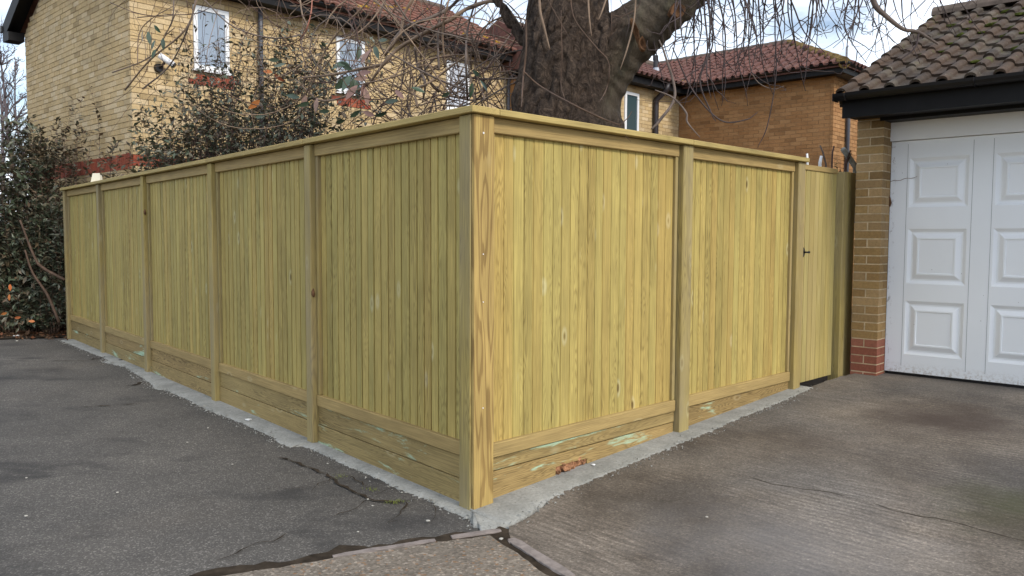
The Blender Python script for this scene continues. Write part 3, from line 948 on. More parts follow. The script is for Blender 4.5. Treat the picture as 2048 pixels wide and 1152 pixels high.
# broken brick in the notch of the gravel board
for k, (sx, dz, r_) in enumerate([(0.73, 0.0, 0.036), (0.79, 0.004, 0.040), (0.85, 0.0, 0.038), (0.91, 0.006, 0.036), (0.96, 0.0, 0.030), (0.82, 0.026, 0.032), (0.76, 0.028, 0.03)]):
    bm = bmesh.new(); bmesh.ops.create_icosphere(bm, subdivisions=2, radius=r_)
    for v in bm.verts:
        v.co += v.normal * r_ * 0.8 * mnoise.noise(v.co * 45 + Vector((k * 7, 0, 0)))
        v.co.z *= 0.9
    me = bpy.data.meshes.new('brick_fragment'); bm.to_mesh(me); bm.free(); me.materials.append(RUBBLE)
    o = link('brick_fragment', me)
    p = CO + UR * sx - NRo * 0.078
    o.location = (p.x, p.y, drive_z(p) + 0.035 + dz)
    o.rotation_euler = (k, k * 2, k * 3)
    tag(o, ['broken orange brick fragment in the fence notch, nearest to the corner post', 'second broken brick fragment from the corner post in the fence notch',
            'broken brick fragment in the middle of the fence notch', 'broken brick fragment right of the middle of the fence notch', 'broken brick fragment at the right end of the fence notch',
            'broken brick fragment lying on top in the middle of the fence notch', 'broken brick fragment lying on top at the left of the fence notch'][k], 'brick fragment', 'brick fragments in the fence notch')

# ------------------------------------------------------------------ side gate
GT = empty('wooden_gate', frame(CO + UR * 3.725 - NRo * 0.055, UR))
tag(GT, 'narrow boarded timber gate with black latch between fence and garage', 'gate')
W = 0.69; nb = 8
gz0 = 0.215; gz1 = 2.068
gme = board_mesh(0.08, 1.0, 'gate_board', WG)
for i in range(nb):
    o = link('board', gme, GT)
    w = (W - 0.004) / nb
    o.location = (w * (i + 0.5), random.uniform(-0.001, 0.001), gz0 + 0.01 * 0)
    o.scale = (w / 0.08 * 0.995, 1, gz1 - gz0)
beam('top_rail', 0.0, W, -0.012, 0.0185, 2.03, 2.074, WR, GT, 0.003)
beam('back_brace', 0.02, W - 0.02, 0.0195, 0.06, 0.45, 0.55, WR, GT)
beam('back_brace', 0.02, W - 0.02, 0.0195, 0.06, 1.65, 1.75, WR, GT)
lt = MB()
pts = [(0.0, 0.0)] + [(0.035 * math.sin(a), 0.038 * math.cos(a)) for a in [R(x) for x in range(0, 181, 20)]]
lt.prism_y([(-0.002, -0.042)] + [(-0.002 + 0.036 * math.sin(R(a)), -0.042 * math.cos(R(a))) for a in range(15, 180, 15)] + [(-0.002, 0.042)], -0.02, -0.001)
la = lt.build('latch_plate', BLACK, GT, loc=(0.032, 0.0, 1.335))
mm = MB(); mm.tube([(0.01, -0.02, 0.0), (0.02, -0.045, 0.0), (0.045, -0.05, 0.0), (0.052, -0.045, 0.0)], [0.007, 0.007, 0.008, 0.012], 8)
mm.build('latch_handle', BLACK, la, smooth=True)
# hanging post between gate and garage
GP = empty('gate_post', frame(CO + UR * 4.44, UR))
tag(GP, 'slim double timber post squeezed between gate and brick garage pier', 'post')
beam('post', 0.0, 0.085, 0.0, 0.10, 0.15, 2.05, WP, GP, 0.004)
beam('filler_strip', 0.088, 0.28, 0.012, 0.09, 0.15, 2.055, WP, GP, 0.003)

# ------------------------------------------------------------------ bricks
CUBES = {}
def cube_me(mat):
    if mat.name not in CUBES:
        CUBES[mat.name] = MB().box(-.5, .5, -.5, .5, -.5, .5).mesh('brick', mat)
    return CUBES[mat.name]

class Bricks:
    """collects bricks (local boxes); emits the largest as objects and the rest as joined mesh"""
    def __init__(s, root, wall, limit=300):
        s.root, s.wall, s.limit, s.l = root, wall, limit, []
    def add(s, x0, x1, y0, y1, z0, z1, mat):
        s.l.append((x0, x1, y0, y1, z0, z1, mat))
    def emit(s, zvis):
        mw = s.root.matrix_world
        sc = []
        for b in s.l:
            c = mw @ Vector(((b[0] + b[1]) / 2, (b[2] + b[3]) / 2, (b[4] + b[5]) / 2))
            q = proj(c)
            area = 0
            if q and -10 < q[0] < 2058 and -5 < q[1] < 1157 and c.z > zvis:
                area = (b[5] - b[4]) * max(b[1] - b[0], b[3] - b[2]) / q[2] ** 2
            sc.append(area)
        order = sorted(range(len(s.l)), key=lambda i: -sc[i])
        top = [i for i in order[:s.limit] if sc[i] > 0]
        tset = set(top)
        for i in top:
            b = s.l[i]
            o = link('brick', cube_me(b[6]), s.wall)
            o.location = ((b[0] + b[1]) / 2, (b[2] + b[3]) / 2, (b[4] + b[5]) / 2)
            o.scale = (b[1] - b[0], b[3] - b[2], b[5] - b[4])
        rest = {}
        for i in range(len(s.l)):
            if i in tset: continue
            b = s.l[i]
            rest.setdefault(b[6].name, (b[6], MB()))[1].box(*b[:6])
        for k, (mat, m) in rest.items():
            tag(m.build('brickwork', mat, s.wall), kind='stuff')

def lay(a0, a1, z0, z1, holes, cb, L=0.217, H=0.067, J=0.008, jit=0.003, seed=0, soldier=None, topfn=None, red=None):
    """stretcher bond over [a0,a1]x[z0,z1]; cb(a, b, z, z2, isred)"""
    rnd = random.Random(seed)
    n = int(round((z1 - z0) / (H + J)))
    for c in range(n):
        zb = z0 + c * (H + J); zt = zb + H
        if soldier and zb + 0.02 > soldier[0] and zt - 0.02 < soldier[1]: continue
        x = a0 - (0 if c % 2 else (L + J) / 2)
        while x < a1 - 0.02:
            s0, s1 = max(x, a0), min(x + L, a1)
            x += L + J
            segs = [(s0, s1)]
            for (h0, h1, g0, g1) in holes:
                if zt > g0 + 0.01 and zb < g1 - 0.01:
                    ns = []
                    for (p, q) in segs:
                        if q <= h0 or p >= h1: ns.append((p, q)); continue
                        if p < h0: ns.append((p, h0))
                        if q > h1: ns.append((h1, q))
                    segs = ns
            for (p, q) in segs:
                if q - p < 0.025: continue
                if topfn and zt > topfn((p + q) / 2): continue
                j = rnd.uniform(-jit, jit)
                cb(p, q, zb, zt, j, bool(red and red((p + q) / 2, (zb + zt) / 2)))

def pipe(name, path, r, mat, parent, sides=10):
    m = MB(); m.tube(path, r, sides)
    return m.build(name, mat, parent, smooth=True)

def gutter_x(name, x0, x1, y, z, r, mat, parent):
    """half-round gutter along x, open at the top"""
    poly = []
    for k in range(9):
        a = math.pi + math.pi * k / 8
        poly.append((y + r * math.cos(a), z + r * math.sin(a)))
    for k in range(8, -1, -1):
        a = math.pi + math.pi * k / 8
        poly.append((y + (r - .006) * math.cos(a), z + (r - .006) * math.sin(a)))
    m = MB(); m.prism_x(poly, x0, x1)
    o = m.build(name, mat, parent)
    return o

# roof tile mesh: one roll and one pan, length L along +y (up the slope), origin at lower-left corner
def tile_mesh(name, w, L, mat, roll=0.34, hgt=0.045, th=0.014, seg=7):
    prof = []
    for k in range(seg + 1):
        a = math.pi * k / seg
        prof.append((w * roll * 0.5 - w * roll * 0.5 * math.cos(a), hgt * math.sin(a) ** 0.8 if 0 < k < seg else 0.0))
    prof += [(w * (roll + 0.12), -0.006), (w * 0.9, -0.006), (w * 1.0, 0.0)]
    n = len(prof); m = MB()
    for (y, dz) in ((0, 0.026), (L, 0.0)):
        for (x, z) in prof: m.v.append((x, y, z + dz))
        for (x, z) in prof: m.v.append((x, y, z + dz - th))
    for k in range(n - 1):
        m.f.append((k, k + 1, 2 * n + k + 1, 2 * n + k))                     # top
        m.f.append((n + k + 1, n + k, k, k + 1)[::-1])                        # front edge
        m.f.append((n + k + 1, n + k, 3 * n + k, 3 * n + k + 1))             # underside
    m.f.append((0, 2 * n, 3 * n, n)); m.f.append((n - 1, 2 * n - 1, 4 * n - 1, 3 * n - 1))
    return m.mesh(name, mat)

def tile_slope(parent, mw, me, w, gauge, ncol, nrow, org, ux, uy, keep=None, jit=0.002, joined_me=None, limit=300):
    """org/ux/uy in the parent's local space; ux across, uy up the slope (unit). rest beyond limit is dropped into a joined mesh"""
    uz = ux.cross(uy).normalized()
    base = Matrix.Identity(4)
    for i in range(3):
        base[i][0], base[i][1], base[i][2] = ux[i], uy[i], uz[i]
    cnt = 0
    for r_ in range(nrow):
        for c in range(ncol):
            if keep and not keep((c + 0.5) * w, (r_ + 0.5) * gauge): continue
            p = org + ux * (c * w + random.uniform(-jit, jit)) + uy * (r_ * gauge + random.uniform(-jit, jit)) + uz * 0.0
            if cnt < limit:
                o = link('roof_tile', me, parent)
                b = base.copy()
                for i in range(3): b[i][3] = p[i]
                b = b @ Matrix.Rotation(random.uniform(-0.006, 0.006), 4, 'Z') @ Matrix.Rotation(random.uniform(-0.006, 0.006), 4, 'X')
                o.matrix_local = b
                cnt += 1

# ------------------------------------------------------------------ garage
# frame: x along the front to the right, y inward
GA = empty('garage', frame(GW, EW))
tag(GA, 'low brick garage with pantiled roof, black gutter and white panelled door', 'garage')
gz = 0.20
wall_w = MB()
wall_w.box(0.004, 0.226, 0.004, 0.325, gz - 0.1, 2.60)
wl_l = wall_w.build('pier', MORT_L, GA)
br = Bricks(GA, wl_l, 300)
cH, cJ = 0.065, 0.010
n = 32
for c in range(n):
    zb = gz - 0.02 + c * 0.075; zt = zb + cH
    j = random.uniform(-0.002, 0.002)
    mat = STRED if c < 5 else STOCK
    if c % 2:
        br.add(0.0, 0.230, 0.0 + j, 0.1025, zb, zt, mat)
        br.add(0.118, 0.230, 0.1125, 0.205, zb, zt, mat)
        br.add(0.0, 0.108, 0.1125, 0.32, zb, zt, mat)
    else:
        br.add(0.0, 0.109, 0.0 + j, 0.10, zb, zt, mat)
        br.add(0.120, 0.230, 0.0 - j, 0.205, zb, zt, mat)
        br.add(0.0, 0.109, 0.11, 0.215, zb, zt, mat)
br.emit(0)
# side wall beyond the fence
sw = MB(); sw.box(0.003, 0.215, 0.33, 5.0, gz - 0.1, 2.60)
sw.build('side_wall', STOCK, GA)
rp_ = MB(); rp_.box(2.42, 2.66, 0.0, 5.0, gz - 0.1, 2.60)
rp_.build('right_pier', STOCK, GA)
bk = MB(); bk.box(0.22, 2.42, 4.8, 5.0, gz - 0.1, 2.60); bk.build('back_wall', STOCK, GA)
# the door, up-and-over with raised panels
dx0, dx1, dz0, dz1 = 0.232, 2.412, 0.256, 2.318
DO = MB().build('garage_door', DOOR, GA) if False else None
m = MB()
W, H = dx1 - dx0, dz1 - dz0
cols_ = [0.14, 0.14 + 0.52, 0.14 + 0.67, 0.14 + 1.19, 0.14 + 1.34, 0.14 + 1.86]
rows_ = [(0.165, 0.645), (0.80, 1.285), (1.475, 1.905)]
def rect_ring(m, a, b):
    (ax0, ax1, az0, az1, ay), (bx0, bx1, bz0, bz1, by) = a, b
    A = [(ax0, ay, az0), (ax1, ay, az0), (ax1, ay, az1), (ax0, ay, az1)]
    B = [(bx0, by, bz0), (bx1, by, bz0), (bx1, by, bz1), (bx0, by, bz1)]
    for i in range(4):
        j = (i + 1) % 4
        m.quad(A[i], A[j], B[j], B[i])
# grid of flat areas
xs = [0.0]; 
pan_x = [(cols_[0] + 0.02, cols_[1] - 0.03), (cols_[2] + 0.02, cols_[3] - 0.03), (cols_[4] + 0.02, cols_[5] - 0.03)]
gx = [0.0]
for a, b in pan_x: gx += [a, b]
gx.append(W)
gzs = [0.0]
for a, b in rows_: gzs += [a, b]
gzs.append(H)
for i in range(len(gx) - 1):
    for j in range(len(gzs) - 1):
        if i % 2 == 1 and j % 2 == 1:
            x0, x1, z0, z1 = gx[i], gx[i + 1], gzs[j], gzs[j + 1]
            def ins_(k, y): return (x0 + k, x1 - k, z0 + k, z1 - k, y)
            rings = [ins_(0, 0.0), ins_(0.028, 0.016), ins_(0.042, 0.016), ins_(0.080, -0.003), ins_(0.092, -0.003), ins_(0.096, 0.003)]
            for a, b in zip(rings[:-1], rings[1:]): rect_ring(m, a, b)
            q = rings[-1]
            m.quad((q[0], q[4], q[2]), (q[1], q[4], q[2]), (q[1], q[4], q[3]), (q[0], q[4], q[3]))
        else:
            m.quad((gx[i], 0, gzs[j]), (gx[i + 1], 0, gzs[j]), (gx[i + 1], 0, gzs[j + 1]), (gx[i], 0, gzs[j + 1]))
m.box(0, W, 0.02, 0.035, 0.0, H)
m.box(0, W, 0.0005, 0.0195, -0.002, 0.0); m.box(-0.001, 0.0, 0.0005, 0.0195, 0, H)
door = m.build('garage_door', DOOR, GA, loc=(dx0, 0.205, dz0))
# grooves between the pressed sections
for x in cols_:
    MB().box(x - 0.0015, x + 0.0015, -0.0012, 0.001, 0.06, H - 0.03).build('section_groove', flat('groove_grey', (0.25, 0.26, 0.27), 0.6, 0.3) if 'groove_grey' not in bpy.data.materials else bpy.data.materials['groove_grey'], door)
MB().box(dx0 - 0.003, dx1, 0.17, 0.26, dz1 + 0.004, 2.60).build('frame_head', UPVC, GA)
MB().box(dx0 - 0.0022, dx0 - 0.0002, 0.203, 0.26, dz0, dz1).build('frame_jamb_gap', BLACK, GA)
MB().box(dx0, dx1, 0.222, 0.3, gz - 0.05, dz0 + 0.02).build('threshold_gap_shade', BLACK, GA)  # black strip put in as the dark shade of the gap under the door
# loose rope and a dent crack on the door
pp_ = []
for k in range(9):
    pp_.append((0.0 + 0.028 * k, -0.001, 1.71 + 0.006 * math.sin(k * 1.7) + 0.004 * k))
mm = MB(); mm.tube(pp_, [0.0022] * 8 + [0.0008], 5); mm.build('hairline_scratch', SCAR, door)
mm = MB(); mm.tube([(-0.012, -0.01, 1.60), (0.0, -0.016, 1.56), (0.008, -0.014, 1.52), (0.002, -0.01, 1.49), (-0.012, -0.006, 1.50)], [.006, .010, .011, .008, .004], 6); mm.build('frayed_cord', SCAR, door, smooth=True)
# lintel, soffit, fascia, gutter
MB().box(0.20, 2.60, -0.02, 0.168, 2.485, 2.60).build('lintel', BLACKW, GA)
MB().box(-0.02, 2.75, -0.26, 0.0, 2.515, 2.535).build('soffit', BLACKW, GA)
MB().box(-0.03, 2.80, -0.285, -0.262, 2.50, 2.715).build('fascia', BLACKW, GA)
gt = gutter_x('gutter', -0.065, 2.85, -0.345, 2.70, 0.062, BLACK, GA)
MB().box(-0.071, -0.065, -0.408, -0.282, 2.637, 2.702).build('gutter_end_cap', BLACK, gt)
for x in (0.03, 1.02, 2.0):
    mm = MB(); mm.tube([(x, -0.345 + 0.067 * math.cos(a), 2.70 + 0.067 * math.sin(a)) for a in [math.pi + math.pi * k / 8 for k in range(9)]], 0.006, 5)
    mm.build('gutter_bracket', BLACK, gt)
# roof: tiles on a felt slab
slope = math.atan2(3.90 - 2.72, 2.35 + 0.30)
uy = Vector((0, math.cos(slope), math.sin(slope)))
rf = MB()
yr = 2.36
z_e, z_r = 2.70, 2.70 + (yr + 0.32) * math.tan(slope)
rf.hexa([(-0.06, -0.26, z_e - 0.10), (2.9, -0.26, z_e - 0.10), (2.9, yr, z_r - 0.10), (-0.06, yr, z_r - 0.10),
         (-0.06, -0.30, z_e - 0.02), (2.9, -0.30, z_e - 0.02), (2.9, yr, z_r - 0.02), (-0.06, yr, z_r - 0.02)])
rf.hexa([(-0.06, yr + 0.001, z_r - 0.10), (2.9, yr + 0.001, z_r - 0.10), (2.9, 5.05, z_e - 0.10), (-0.06, 5.05, z_e - 0.10),
         (-0.06, yr + 0.001, z_r - 0.0), (2.9, yr + 0.001, z_r - 0.0), (2.9, 5.05, z_e + 0.02), (-0.06, 5.05, z_e + 0.02)])
roof = rf.build('roof', TILE_G, GA)
TMG = tile_mesh('garage_tile', 0.20, 0.345, TILE_G, 0.44, 0.044, 0.022, 8)
tile_slope(roof, None, TMG, 0.20, 0.292, 14, 10, Vector((-0.055, -0.37, z_e - 0.022)), Vector((1, 0, 0)), uy)
# verge: gable triangle of brick and mortar bedding
gb = MB(); gb.prism_x([(0.0, 2.58), (2.36, z_r - 0.12), (4.9, 2.60)], 0.02, 0.2)
gb.build('gable_brickwork', STOCK, GA)
# ridge tiles
for k in range(7):
    mm = MB()
    x0 = -0.075 + k * 0.44
    ring = [(yr + 0.125 * math.cos(a), z_r + 0.0 + 0.115 * math.sin(a)) for a in [math.pi * q / 8 for q in range(9)]]
    mm.prism_x(ring[::-1], x0, x0 + 0.435)
    mm.build('ridge_tile', RIDGE, roof)
# moss cushions on the roof
for k in range(90):
    bm = bmesh.new(); rr = random.uniform(0.015, 0.045)
    bmesh.ops.create_icosphere(bm, subdivisions=1, radius=rr)
    for v in bm.verts:
        v.co += v.normal * rr * 0.5 * mnoise.noise(v.co * 40 + Vector((k, 0, 0))); v.co.z *= 0.6
    me = bpy.data.meshes.new('moss_cushion'); bm.to_mesh(me); bm.free(); me.materials.append(MOSS)
    o = link('moss_cushion', me, roof)
    t = random.random() ** 0.6
    row = int(2 + t * 8)
    x = random.uniform(0.25, 1.9); 
    p = Vector((x, -0.37, z_e - 0.01)) + uy * (row * 0.292 + random.uniform(-0.03, 0.0))
    o.location = p; o.scale = (1.6, 1.0, 1.0)
# stones of bird lichen etc are in the material

# ------------------------------------------------------------------ left house
# frame: origin at the near corner, x along the front wall (receding right), y along the gable (receding left)
H1O = Vector((-5.096, 10.9, 0))
H1 = empty('brick_house', frame(H1O, RB))
tag(H1, 'two storey buff brick house with gable and red tiled roof behind the shrubs', 'house')
LX, LY, EZ = 7.4, 4.4, 4.90
wins = [(0.86, 1.40), (3.24, 3.81), (5.64, 6.23)]
WZ0, WZ1 = 3.79, 4.70
core = MB()
core.box(0.012, LX, 0.012, LY, -0.02, EZ)
tanp = math.tan(R(28))
gtop = lambda y: EZ - 0.02 + (LY / 2 + 0.0 - abs(y - LY / 2)) * tanp
core.prism_x([(0.012, EZ), (LY / 2, gtop(LY / 2) + 0.0), (LY - 0.0, EZ)], 0.012, LX)
w1 = core.build('wall', MORT_D, H1)
br = Bricks(H1, w1, 300)
holes = [(a, b, WZ0, WZ1) for a, b in wins]
lay(0.0, LX, 0.0, EZ, holes, lambda a, b, z, zt, j, rd: br.add(a, b, 0.0 + j, 0.06, z, zt, RED if rd else BUFF), seed=1, soldier=None,
    red=lambda x, z: any(a - 0.02 < x < b + 0.08 and 3.58 < z < 3.79 for a, b in wins) or (2.37 < z < 2.58))
# gable: y from 0 to LY on the plane x=0
def gadd(a, b, z, zt, j, rd): br.add(0.0 + j, 0.06, a, b, z, zt, RED if rd else BUFF)
lay(0.061, LY, 0.0, 7.1, [], gadd, seed=2, soldier=(2.355, 2.58), topfn=gtop)
y = 0.24
while y < LY - 0.05:
    br.add(-0.004, 0.06, y, y + 0.065, 2.36, 2.57, RED); y += 0.0735
for z in (2.36, 2.435, 2.51): br.add(-0.004, 0.06, 0.061, 0.232, z, z + 0.065, RED)
br.emit(1.9)
# windows
def window(parent, x0, x1, z0, z1, glass, y=-0.022, hinge='r', fw_=0.06):
    m = MB()
    m.box(x0, x0 + fw_, y, y + 0.07, z0, z1); m.box(x1 - fw_, x1, y, y + 0.07, z0, z1)
    m.box(x0 + fw_, x1 - fw_, y, y + 0.07, z0, z0 + fw_); m.box(x0 + fw_, x1 - fw_, y, y + 0.07, z1 - fw_, z1)
    w = m.build('window', UPVC, parent)
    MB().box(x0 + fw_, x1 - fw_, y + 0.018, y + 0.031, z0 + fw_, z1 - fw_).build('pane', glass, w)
    MB().box(x0 - 0.02, x1 + 0.02, y - 0.03, y + 0.06, z0 - 0.035, z0 - 0.001).build('sill', UPVC, w)
    return w
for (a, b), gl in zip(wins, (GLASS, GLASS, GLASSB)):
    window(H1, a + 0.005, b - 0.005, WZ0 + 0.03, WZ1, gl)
# eaves
MB().box(-0.30, LX + 0.1, -0.28, -0.005, EZ - 0.03, EZ - 0.012).build('soffit', BLACKW, H1)
MB().box(-0.30, LX + 0.1, -0.305, -0.282, EZ - 0.04, EZ + 0.12).build('fascia', BLACKW, H1)
gt = gutter_x('gutter', -0.32, LX + 0.12, -0.365, EZ + 0.15, 0.058, BLACK, H1)
pipe('downpipe', [(1.88, -0.055, EZ - 0.03), (1.88, -0.05, EZ - 0.42), (1.88, -0.05, 0.05)], 0.036, GREYP, H1)
pipe('downpipe', [(7.28, -0.36, EZ + 0.09), (7.28, -0.34, EZ - 0.10), (7.25, -0.07, EZ - 0.34), (7.25, -0.05, EZ - 0.46), (7.25, -0.05, 0.05)], 0.036, GREYP, H1)
# roof
z_e = EZ + 0.14; yr = LY / 2; z_r = z_e + (yr + 0.33) * tanp
rf = MB()
rf.hexa([(-0.22, -0.33, z_e - 0.08), (LX + 0.1, -0.33, z_e - 0.08), (LX + 0.1, yr, z_r - 0.08), (-0.22, yr, z_r - 0.08),
         (-0.22, -0.33, z_e), (LX + 0.1, -0.33, z_e), (LX + 0.1, yr, z_r), (-0.22, yr, z_r)])
rf.hexa([(-0.22, yr + .001, z_r - 0.08), (LX + 0.1, yr + .001, z_r - 0.08), (LX + 0.1, LY + 0.33, z_e - 0.08), (-0.22, LY + 0.33, z_e - 0.08),
         (-0.22, yr + .001, z_r + .03), (LX + 0.1, yr + .001, z_r + .03), (LX + 0.1, LY + 0.33, z_e + .03), (-0.22, LY + 0.33, z_e + .03)])
roof = rf.build('roof', TILE_F, H1)
uy = Vector((0, math.cos(R(28)), math.sin(R(28))))
TMF = tile_mesh('house_tile', 0.2, 0.35, TILE_F, 0.5, 0.045, 0.014, 6)
tile_slope(roof, None, TMF, 0.2, 0.29, 34, 10, Vector((0.85, -0.42, z_e + 0.0 - 0.025)), Vector((1, 0, 0)), uy, limit=340,
           keep=lambda a, b: (a > 1.0 or b < 0.6) and a < 6.8 and not (b > 2.4 and a < 2.8))
for k in range(17):
    mm = MB(); x0 = -0.24 + k * 0.455
    mm.prism_x([(yr + 0.12 * math.cos(a), z_r + 0.02 + 0.10 * math.sin(a)) for a in [math.pi * q / 8 for q in range(9)]][::-1], x0, x0 + 0.45)
    mm.build('ridge_tile', RIDGE, roof)
# lichen patches
for k in range(26):
    t = random.random(); x = random.uniform(3.2, 7.3)
    c = Vector((x, -0.42, z_e + 0.045)) + uy * random.uniform(0.1, 2.6)
    mm = MB(); nn = 9
    uz = Vector((0, -uy.z, uy.y))
    rr = random.uniform(0.03, 0.09)
    ring = [c + Vector((1, 0, 0)) * rr * random.uniform(.6, 1.2) * math.cos(2 * math.pi * q / nn) + uy * rr * 0.7 * random.uniform(.6, 1.2) * math.sin(2 * math.pi * q / nn) for q in range(nn)]
    bidx = [tuple(p) for p in ring] + [tuple(p - uz * 0.06) for p in ring]
    mm.v = bidx; mm.f = [tuple(range(nn))] + [(q, nn + q, nn + (q + 1) % nn, (q + 1) % nn) for q in range(nn)]
    mm.build('lichen_patch', LICH, roof)
# barge boards on the gable
for sgn in (0, 1):
    pts = []
    yl, yh = (-0.36, yr) if sgn == 0 else (LY + 0.36, yr)
    zl, zh = z_e - 0.02, z_r + 0.0
    m = MB()
    poly = [(yl, zl - 0.26), (yh, zh - 0.24), (yh, zh + 0.01), (yl, zl + 0.01)]
    if sgn: poly = poly[::-1]
    m.prism_x(poly, -0.235, -0.205)
    m.build('barge_board', BLACKW, H1)
    m = MB()
    poly = [(yl, zl - 0.16), (yh, zh - 0.14), (yh, zh - 0.11), (yl, zl - 0.13)]
    if sgn: poly = poly[::-1]
    m.prism_x(poly, -0.204, -0.003)
    m.build('verge_soffit', BLACKW, H1)
MB().box(-0.24, 0.0, LY + 0.02, LY + 0.34, EZ - 0.16, EZ - 0.02).build('eaves_box', BLACKW, H1)
MB().box(-0.26, LX, LY + 0.34, LY + 0.46, EZ + 0.02, EZ + 0.12).build('rear_gutter', BLACK, H1)
# chimney
ch = MB().box(5.75, 6.55, yr - 0.25, yr + 0.25, z_r - 0.5, z_r + 0.85).build('chimney', BUFF, roof)
MB().box(5.70, 6.60, yr - 0.30, yr + 0.30, z_r + 0.25, z_r + 0.32).build('chimney_corbel', BUFF, roof)

# security camera on the front wall
CC = empty('security_camera', H1.matrix_world @ Matrix.Translation((0.36, -0.002, 3.74)))
tag(CC, 'silver bullet security camera on the buff brick house wall', 'camera')
mm = MB(); mm.tube([(0, 0.0, 0), (0, -0.05, 0)], [0.062, 0.055], 14); mm.build('mount', BLACK, CC)
mm = MB(); mm.tube([(0, -0.05, 0.0), (0.03, -0.12, 0.05), (0.03, -0.16, 0.10)], 0.016, 8); mm.build('bracket', BLACK, CC)
mm = MB(); mm.tube([(-0.02, -0.10, 0.155), (0.125, -0.20, 0.035)], 0.042, 14); mm.build('body', CHROME, CC, smooth=False)
mm = MB(); mm.tube([(0.126, -0.2007, 0.0345), (0.14, -0.21, 0.022)], [0.036, 0.038], 14); mm.build('lens_hood', BLACK, CC)

# ------------------------------------------------------------------ rear house
KO = Vector((3.654, 17.9, 0))
H2 = empty('brick_house', frame(KO, RB))
tag(H2, 'brown brick house wing with hipped red pantile roof beyond the fence', 'house')
E2 = 4.56
WX, WY = 3.4, 3.4
c2 = MB()
c2.box(-3.8, -0.001, 0.012, 4.0, -0.02, E2)
c2.box(0.012, WX, -WY + 0.012, 4.0, -0.021, E2 + 0.001)
w2 = c2.build('wall', MORT_B, H2)
br = Bricks(H2, w2, 300)
lay(-3.78, 0.0, 0.0, E2, [(-2.06, -1.55, 3.55, 4.42)], lambda a, b, z, zt, j, rd: br.add(a, b, 0.004 + j * .6, 0.05, z, zt, BUFF), seed=3)
lay(-WY + 0.06, 0.0, 0.0, E2, [], lambda a, b, z, zt, j, rd: br.add(0.004 + j * .6, 0.05, a, b, z, zt, BROWN), seed=4)
lay(0.0, WX, 0.0, E2, [], lambda a, b, z, zt, j, rd: br.add(a, b, -WY + 0.0 + j * .6, -WY + 0.055, z, zt, BROWN), seed=5)
br.emit(2.0)
# the side wall where this house steps forward
sw = MB(); sw.box(-3.83, -3.801, 0.02, 4.0, -0.02, E2); sw.build('side_wall', BROWN, H2)
window(H2, -2.05, -1.56, 3.56, 4.41, GLASSD, -0.022)
# eaves, main part
MB().box(-3.9, -0.25, -0.25, -0.001, E2 + 0.0, E2 + 0.02).build('soffit', BLACKW, H2)
MB().box(-3.9, -0.28, -0.275, -0.252, E2 - 0.01, E2 + 0.15).build('fascia', BLACKW, H2)
gutter_x('gutter', -3.9, -0.30, -0.33, E2 + 0.17, 0.055, BLACK, H2)
# wing eaves on the left side (x<0) and front (y=-WY)
MB().box(-0.25, -0.001, -WY - 0.25, -0.255, E2 + 0.002, E2 + 0.022).build('soffit', BLACKW, H2)
MB().box(-0.275, -0.252, -WY - 0.275, -0.25, E2 - 0.012, E2 + 0.15).build('fascia', BLACKW, H2)
MB().box(-0.249, WX + 0.3, -WY - 0.25, -WY - 0.001, E2 + 0.003, E2 + 0.023).build('soffit', flat('soffit_grey', (0.12, 0.125, 0.13), 0.6), H2)
MB().box(-0.27, WX + 0.3, -WY - 0.277, -WY - 0.253, E2 - 0.011, E2 + 0.15).build('fascia', BLACKW, H2)
gutter_x('gutter', -0.34, WX + 0.3, -WY - 0.335, E2 + 0.17, 0.055, BLACK, H2)
gm = MB()
poly = []
for k in range(9):
    a = math.pi + math.pi * k / 8; poly.append((-0.332 + 0.055 * math.cos(a), E2 + 0.172 + 0.055 * math.sin(a)))
for k in range(8, -1, -1):
    a = math.pi + math.pi * k / 8; poly.append((-0.332 + 0.049 * math.cos(a), E2 + 0.172 + 0.049 * math.sin(a)))
gm.prism_y(poly, -WY - 0.34, -0.30); gm.build('gutter', BLACK, H2)
pipe('downpipe', [(-0.98, -0.32, E2 + 0.1), (-0.98, -0.30, E2 - 0.02), (-1.0, -0.07, E2 - 0.2), (-1.0, -0.06, E2 - 0.35), (-1.0, -0.06, 0.05)], 0.06, flat('black_brown_pipe', (0.03, 0.024, 0.026), 0.4), H2)
pipe('downpipe', [(0.62, -WY - 0.33, E2 + 0.1), (0.62, -WY - 0.31, E2 - 0.02), (0.62, -WY - 0.07, E2 - 0.2), (0.62, -WY - 0.05, E2 - 0.35), (0.62, -WY - 0.05, 0.05)], 0.04, GREYP, H2)
# hipped wing roof
ov = 0.33
hx = (WX) / 2
ze = E2 + 0.15; pr = R(27); tr = math.tan(pr)
zr2 = ze + (hx + ov) * tr
fl = [(-ov, -WY - ov, ze), (WX + ov, -WY - ov, ze), (WX + ov, 5.0, ze), (-ov, 5.0, ze)]
rid0, rid1 = (hx, -WY - ov + (hx + ov), zr2), (hx, 5.0, zr2)
m = MB()
m.v = fl + [rid0, rid1] + [(x, y, z - 0.06) for x, y, z in fl]
m.f = [(0, 1, 4), (1, 2, 5, 4), (3, 0, 4, 5), (2, 3, 5), (6, 7, 8, 9)[::-1], (0, 6, 7, 1), (1, 7, 8, 2), (2, 8, 9, 3), (3, 9, 6, 0)]
roof2 = m.build('roof', TILE_H, H2)
